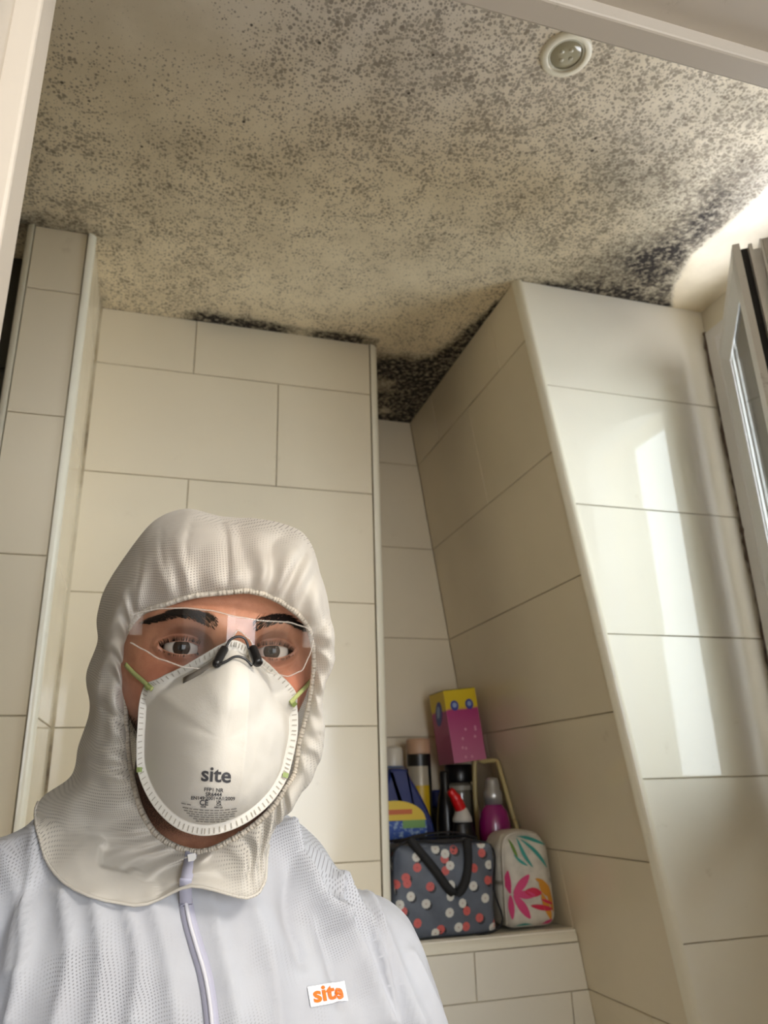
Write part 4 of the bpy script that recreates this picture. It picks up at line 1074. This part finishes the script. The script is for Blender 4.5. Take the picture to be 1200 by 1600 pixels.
# zip and chest badge ---------------------------------------------------------
ZM = M('zip_tape', (168, 168, 186), .6); ZT = M('zip_teeth', (198, 198, 206), .5)
zp = [(290,1408),(296,1440),(306,1475),(318,1515),(326,1555),(331,1600),(335,1680),(338,1760)]
zz = cr_spline([chit(a, b, .0012)[0] for a, b in zp], 10)
v_, f_ = ribbon(zz, .0090, .0008, (1, -.15, .05)); zo = mk('zip', v_, f_, ZM, covo, True); zo.matrix_parent_inverse = Matrix()
v_, f_ = tube([p+fwd*.0014 for p in zz], .0014, 8); z2 = mk('zip_teeth', v_, f_, ZT, covo, True); z2.matrix_parent_inverse = Matrix()
hbv = BVHTree.FromPolygons([Vector(v) for v in hvv], hff)
def hhit(x, y, l):
    d = (BM @ ray(x, y)).normalized(); h = hbv.ray_cast(CO+d*.15, d); h = h if h[0] is not None else cbv.ray_cast(CO+d*.15, d); return h[0]-d*l
zt = cr_spline([hhit(a, b, .002) for a, b in ((299,1330),(297,1343),(294,1358),(292,1370),(290,1379))]+[zz[0]+fwd*.003, zz[2]+fwd*.002], 8)
v_, f_ = ribbon(zt, .0080, .0008, (1, -.15, .05)); z3 = mk('zip_top', v_, f_, ZM, covo, True); z3.matrix_parent_inverse = Matrix()
pl = []
zc = zt[2]+fwd*.003
v_, f_ = ribbon([zc, zc+Vector((.001, -.001, -.006)), zc+Vector((.001, -.001, -.013))], .0055, .0022, (1, 0, 0)); z4 = mk('zip_pull', v_, f_, M('zip_pull_metal', (170, 166, 160), .4, Metallic=.3), covo); z4.matrix_parent_inverse = Matrix()
def drape(me, px0, py0, sc, rot, name, mat, par, hitf, lift):
    """lay a flat mesh (x right, y up, unit metres of type) on a curved surface, centred at a photo position"""
    c_, s_ = math.cos(rot), math.sin(rot)
    for v in me.vertices:
        x, y = v.co.x*sc, v.co.y*sc; X_, Y_ = px0+x*c_+y*s_, py0-y*c_+x*s_
        v.co = hitf(X_, Y_, lift)
    me.name = name; o = link(name, me, mat, par); o.matrix_parent_inverse = Matrix(); return o
def grid_mesh(w_, h_, n, m):
    me = bpy.data.meshes.new('g'); me.from_pydata([(-w_/2+w_*i/n, -h_/2+h_*j/m, 0) for j in range(m+1) for i in range(n+1)], [], [[j*(n+1)+i, j*(n+1)+i+1, (j+1)*(n+1)+i+1, (j+1)*(n+1)+i] for j in range(m) for i in range(n)]); return me
hitc = lambda x, y, l: chit(x, y, l)[0]
bd = drape(grid_mesh(60, 32, 14, 8), 511, 1553, 1, math.radians(-10), 'chest_badge', M('badge_white', (238, 238, 240), .4), covo, hitc, .0012)
def subdiv(me, n=1):
    b = bmesh.new(); b.from_mesh(me); bmesh.ops.triangulate(b, faces=b.faces); bmesh.ops.subdivide_edges(b, edges=[e for e in b.edges if e.calc_length() > .12], cuts=n); b.to_mesh(me); b.free(); return me
drape(subdiv(text_mesh('site', 1, .03)), 511, 1552, 35, math.radians(-10), 'badge_lettering', M('badge_orange', (226, 112, 22), .5), covo, hitc, .0019)

# respirator ------------------------------------------------------------------
mo = [(366,1000),(385,1008),(402,1022),(425,1042),(446,1064),(460,1086),(465,1115),(464,1150),(456,1190),(448,1216),(430,1246),(404,1272),(372,1292),(335,1304),(305,1304),(275,1293),(248,1270),(228,1240),(215,1205),(213,1170),(215,1130),(218,1095),(226,1070),(246,1060),(282,1043),(318,1022),(346,1006)]
def rim_y(px_, py_):
    t = (py_-1000)/305
    u = (px_-340)/125
    return .031*(1-sstep(t, 0, .30))+.012*sstep(t, .1, .5)-.020*abs(u)**2.0*sstep(t, .0, .25)+.010*sstep(t, .6, 1)
rimp = []
for a, b in mo:
    y = rim_y(a, b); x, z = HP(a, b, y); rimp.append(Vector((x, y, z)))
rimc = cr_spline(rimp, 12, True); n_m = len(rimc); mcx, mcz = HP(345, 1150, .045)
def mask_pt(k, i, extra=0):
    r = rimc[i]; x, z = mcx+(r.x-mcx)*k, mcz+(r.z-mcz)*k
    kk = min(1, k/.90); dome = (1-kk**2.4)**.85 if kk < 1 else 0
    flange = sstep(k, .885, .915)
    cy = r.y*sstep(k, .0, .9)+(.014)*(1-sstep(k, 0, .9))
    y = cy+.050*dome+.0012*flange
    # upper centre fold and small creases to its right
    rd = x-(HP(384, 1100, .05)[0]+.00*z)
    y += .0038*math.exp(-abs(rd)/.0040)*(1-k**3)*sstep(z, mcz-.06, mcz+.01)-.0035*sstep(rd, 0, .02)*(1-k**2)*sstep(z, mcz-.07, mcz+.02)
    y += (1-k**4)*(.0016*noise.noise(Vector((x*60, z*26, 1)))*sstep(rd, -.004, .01)+.0006*noise.noise(Vector((x*90, z*90, 4))))
    if rd > 0: y += .0018*(1-k**4)*noise.noise(Vector((x*120+z*50, z*60-x*70, 8)))*sstep(rd, 0, .008)
    y -= .004*math.exp(-((k-.62)/.07)**2)*sstep(z, mcz+.035, mcz+.06)
    y = max(y, face_y(x, z)+.0022)
    return Vector((x, y+extra, z))
ks = [j/44*.88 for j in range(45)]+[.89, .90, .91, .93, .96, .985, 1.0]
mv, mf = [], []
for j, k in enumerate(ks):
    if j == 0: continue
    for i in range(n_m): mv.append(H(*mask_pt(k, i)))
mv.append(H(*mask_pt(0.0001, 0))); cidx = len(mv)-1; NRr = len(ks)-1
for j in range(NRr-1):
    for i in range(n_m): mf.append([j*n_m+i, j*n_m+(i+1) % n_m, (j+1)*n_m+(i+1) % n_m, (j+1)*n_m+i])
for i in range(n_m): mf.append([cidx, (i+1) % n_m, i])
MM = M('respirator_shell', (206, 202, 193), .6, Subsurface_Weight=.1, Subsurface_Radius=(.01, .01, .008), Subsurface_Scale=.3); q = NT(MM); p_ = q.co()
q.bump(q.math('ADD', q.noise(p_, 260, 4), q.noise(p_, 1200, 2)), .18, .0006)
mask = pchild(mk('respirator', mv, mf, MM, per, True))
so = mask.modifiers.new('sol', 'SOLIDIFY'); so.thickness = .0014; so.offset = -1
mbv = BVHTree.FromPolygons([Vector(v) for v in mv], mf)
def mhit(x, y, l):
    d = (BM @ ray(x, y)).normalized(); h = mbv.ray_cast(CO+d*.1, d)
    if h[0] is None: return PD(x, y, .5)
    n_ = h[1] if h[1].dot(d) < 0 else -h[1]
    return h[0]+n_*l
INK = M('grey_print_ink', (62, 62, 66), .6); INK2 = M('soft_grey_ink', (122, 118, 112), .6)
drape(subdiv(text_mesh('site', 1, .022)), 338, 1211, 33, math.radians(4), 'mask_lettering', INK, mask, mhit, .0004)
for tx, x_, y_, sc, rt, bo in (('FFP1 NR', 334, 1234, 8.2, 3, .02), ('SR6444', 334, 1241, 8.2, 2, .02), ('EN149:2001+A1:2009', 333, 1247, 7.6, 1, .015), ('CE', 319, 1254, 11.5, 2, .02), ('UK', 342, 1252.2, 5.6, 2, .03), ('CA', 342, 1256.6, 5.6, 2, .03), ('0598', 318, 1260, 4.2, 2, .02), ('AB0120', 341, 1261, 4.0, 2, .02)):
    drape(text_mesh(tx, 1, bo), x_, y_, sc, math.radians(rt), 'small_print', INK, mask, mhit, .0004)
A = Acc()                                     # the block of unreadably small print: broken wavy lines
for r_i, (yy, xa, xb) in enumerate(((1256, 284, 300), (1262, 286, 370), (1266, 288, 370), (1269.5, 292, 368), (1273, 296, 364), (1276.5, 302, 352), (1280, 306, 348))):
    x = xa
    while x < xb:
        ln = random.uniform(4, 9); sag = lambda q_: yy+4.0*(1-((q_-333)/48)**2)*-.0+((q_-333)/48)**2*-5+3
        pts = [mhit(xx, sag(xx)+dy, .0004) for xx, dy in ((x, 0), (x+ln, 0), (x+ln, 1.3), (x, 1.3))]; A.poly(pts[::-1]); x += ln+1.6
o = A.build('fine_print', INK2, mask, kind='stuff'); o.matrix_parent_inverse = Matrix()
A = Acc()                                     # embossed weld marks around the flange
nt_ = 112
for k in range(nt_):
    i = int(k*n_m/nt_); i2 = (i+2) % n_m
    a0, a1 = mask_pt(.928, i, .0007), mask_pt(.982, i, .0007); b0, b1 = mask_pt(.928, i2, .0007), mask_pt(.982, i2, .0007)
    w_ = .00065/max((b0-a0).length, 1e-5)
    b0, b1 = a0.lerp(b0, w_), a1.lerp(b1, w_); A.poly([H(*p) for p in (a0, a1, b1, b0)])
o = A.build('weld_mark', M('weld_mark', (158, 152, 140), .6), mask, kind='stuff'); o.matrix_parent_inverse = Matrix()
def mchild(o, par=None):
    o.parent = par or mask; o.matrix_parent_inverse = Matrix(); return o
v_, f_ = ribbon([mhit(x, y, .0007) for x, y in ((288,1064),(300,1058),(315,1050),(330,1041),(345,1030))], .0042, .0008, lambda i: HB @ Vector((.4, .1, .9)))
mchild(mk('nose_strip', v_, f_, M('grey_metal_strip', (140, 134, 126), .35, Metallic=.4), mask, True))
GRN = fabric('green_elastic', (168, 176, 112), .6); GRD = M('green_tab', (132, 150, 84), .5)
def fpt(px_, py_, lift):
    y = 0
    for _ in range(14): x, z = HP(px_, py_, y); y = .6*y+.4*(face_y(x, z)+lift)
    return H(x, y, z)
for pts in ([(196,1038),(208,1051),(222,1063),(238,1077)], [(490,1060),(478,1073),(466,1085),(454,1098)]):
    v_, f_ = ribbon(cr_spline([fpt(a, b, .0045) for a, b in pts], 5), .0030, .001, lambda i: (BM @ Vector((.6, .8, 0)) if pts[0][0] < 300 else BM @ Vector((-.6, .8, 0))))
    mchild(mk('strap', v_, f_, GRN, mask, True))
for x, y, rt in ((234,1073,-.7), (456,1098,.8), (218,1203,.0), (445,1212,.3)):
    me = grid_mesh(9, 8, 2, 2); drape(me, x, y, 1, rt, 'strap_tab', GRD, mask, mhit, .0016)

# safety glasses --------------------------------------------------------------
LG = bpy.data.materials.new('clear_lens'); LG.use_nodes = True
_t = LG.node_tree; _t.nodes.clear(); _o = _t.nodes.new('ShaderNodeOutputMaterial'); _m = _t.nodes.new('ShaderNodeMixShader'); _tr = _t.nodes.new('ShaderNodeBsdfTransparent'); _g = _t.nodes.new('ShaderNodeBsdfGlossy'); _f2 = _t.nodes.new('ShaderNodeFresnel'); _ad = _t.nodes.new('ShaderNodeMath')
_tr.inputs[0].default_value = (.955, .96, .955, 1); _g.inputs['Roughness'].default_value = .03; _f2.inputs[0].default_value = 1.5; _ad.operation = 'ADD'; _ad.inputs[1].default_value = .0
_t.links.new(_f2.outputs[0], _ad.inputs[0]); _t.links.new(_ad.outputs[0], _m.inputs[0]); _t.links.new(_tr.outputs[0], _m.inputs[1]); _t.links.new(_g.outputs[0], _m.inputs[2]); _t.links.new(_m.outputs[0], _o.inputs[0])
topc = [(204,962),(222,956),(250,951),(290,950),(330,954),(372,964),(410,970),(450,972),(478,980),(490,990)]
botc = [(204,1004),(222,1014),(250,1030),(290,1043),(325,1046),(350,1020),(372,984),(392,1000),(402,1034),(425,1052),(450,1057),(472,1048),(485,1022),(490,1000)]
def lens_y(x, z): return .036-5.2*x*x-2.0*(z+.005)**2
def lens_pt(px_, py_, e=0):
    y = .03
    for _ in range(12): x, z = HP(px_, py_, y+e); y = lens_y(x, z)
    return Vector((x, y+e, z))
def ev(cv, x):
    for a, b in zip(cv[:-1], cv[1:]):
        if a[0] <= x <= b[0]:
            t = (x-a[0])/(b[0]-a[0]); t = t*t*(3-2*t)*.4+t*.6; return a[1]+(b[1]-a[1])*t
    return cv[-1][1]
GN, GM_ = 96, 16; gvv, gff = [], []
for i in range(GN+1):
    x = 204+286*i/GN; y0, y1 = ev(topc, x), ev(botc, x)
    for j in range(GM_+1): gvv.append(H(*lens_pt(x, y0+(y1-y0)*j/GM_)))
for i in range(GN):
    for j in range(GM_): gff.append([i*(GM_+1)+j, i*(GM_+1)+j+1, (i+1)*(GM_+1)+j+1, (i+1)*(GM_+1)+j])
gl = pchild(mk('safety_glasses', gvv, gff, LG, per, True, label='clear wraparound safety glasses'))
RG = M('lens_edge', (206, 198, 188), .15, Coat_Weight=1.0, Alpha=.38)
edge = [H(*lens_pt(x, ev(topc, x))) for x in np.linspace(204, 490, 60)]; v_, f_ = tube(edge, .00055, 6); mchild(mk('lens_rim', v_, f_, RG, gl, True), gl)
edge = [H(*lens_pt(x, ev(botc, x))) for x in np.linspace(204, 490, 90)]; v_, f_ = tube(edge, .00055, 6); mchild(mk('lens_rim', v_, f_, RG, gl, True), gl)
def hbox(name, a, b, mat, bev=.0006):
    bm = bmesh.new(); box(bm, a, b, bev)
    for v in bm.verts: v.co = H(*v.co)
    return mchild(bmo(name, bm, mat, gl), gl)
CL = M('clear_plastic', (206, 196, 182), .12, Coat_Weight=.5, Alpha=.08)
for s_, (px_, py_) in ((-1, (213, 974)), (1, (485, 995))):
    q_ = lens_pt(px_, py_)
    hbox('hinge', (q_.x-.0045, q_.y-.006, q_.z-.008), (q_.x+.0045, q_.y+.001, q_.z+.008), CL)
    hbox('temple', (q_.x+s_*.001-.0012, q_.y-.095, q_.z-.004), (q_.x+s_*.001+.0012, q_.y-.003, q_.z+.004), CL)
# black nose pads with a thin wire bridge
BKR = M('black_rubber', (12, 12, 14), .3)
for pts, rd in (([(352,1012),(344,1026),(337,1040)], .0029), ([(394,1012),(399,1025),(404,1038)], .0034)):
    v_, f_ = tube(cr_spline([H(*(lens_pt(a, b, .0015+.006*k))) for k, (a, b) in enumerate(pts)], 5), [rd*.7]+[rd]*9+[rd*.7], 12); mchild(mk('nose_pad', v_, f_, BKR, gl, True), gl)
wire = cr_spline([H(*lens_pt(a, b, .004)) for a, b in ((352,1014),(358,1002),(366,996),(376,995),(384,1000),(389,1014))], 6)
v_, f_ = tube(wire, .00085, 8); mchild(mk('nose_wire', v_, f_, BKR, gl, True), gl)
wire = cr_spline([H(*lens_pt(a, b, .013)) for a, b in ((337,1040),(352,1034),(368,1026),(382,1029),(394,1040))], 6)
v_, f_ = tube(wire, [.0012]*2+[.0009]*(len(wire)-4)+[.0012]*2, 8); mchild(mk('nose_wire', v_, f_, BKR, gl, True), gl)
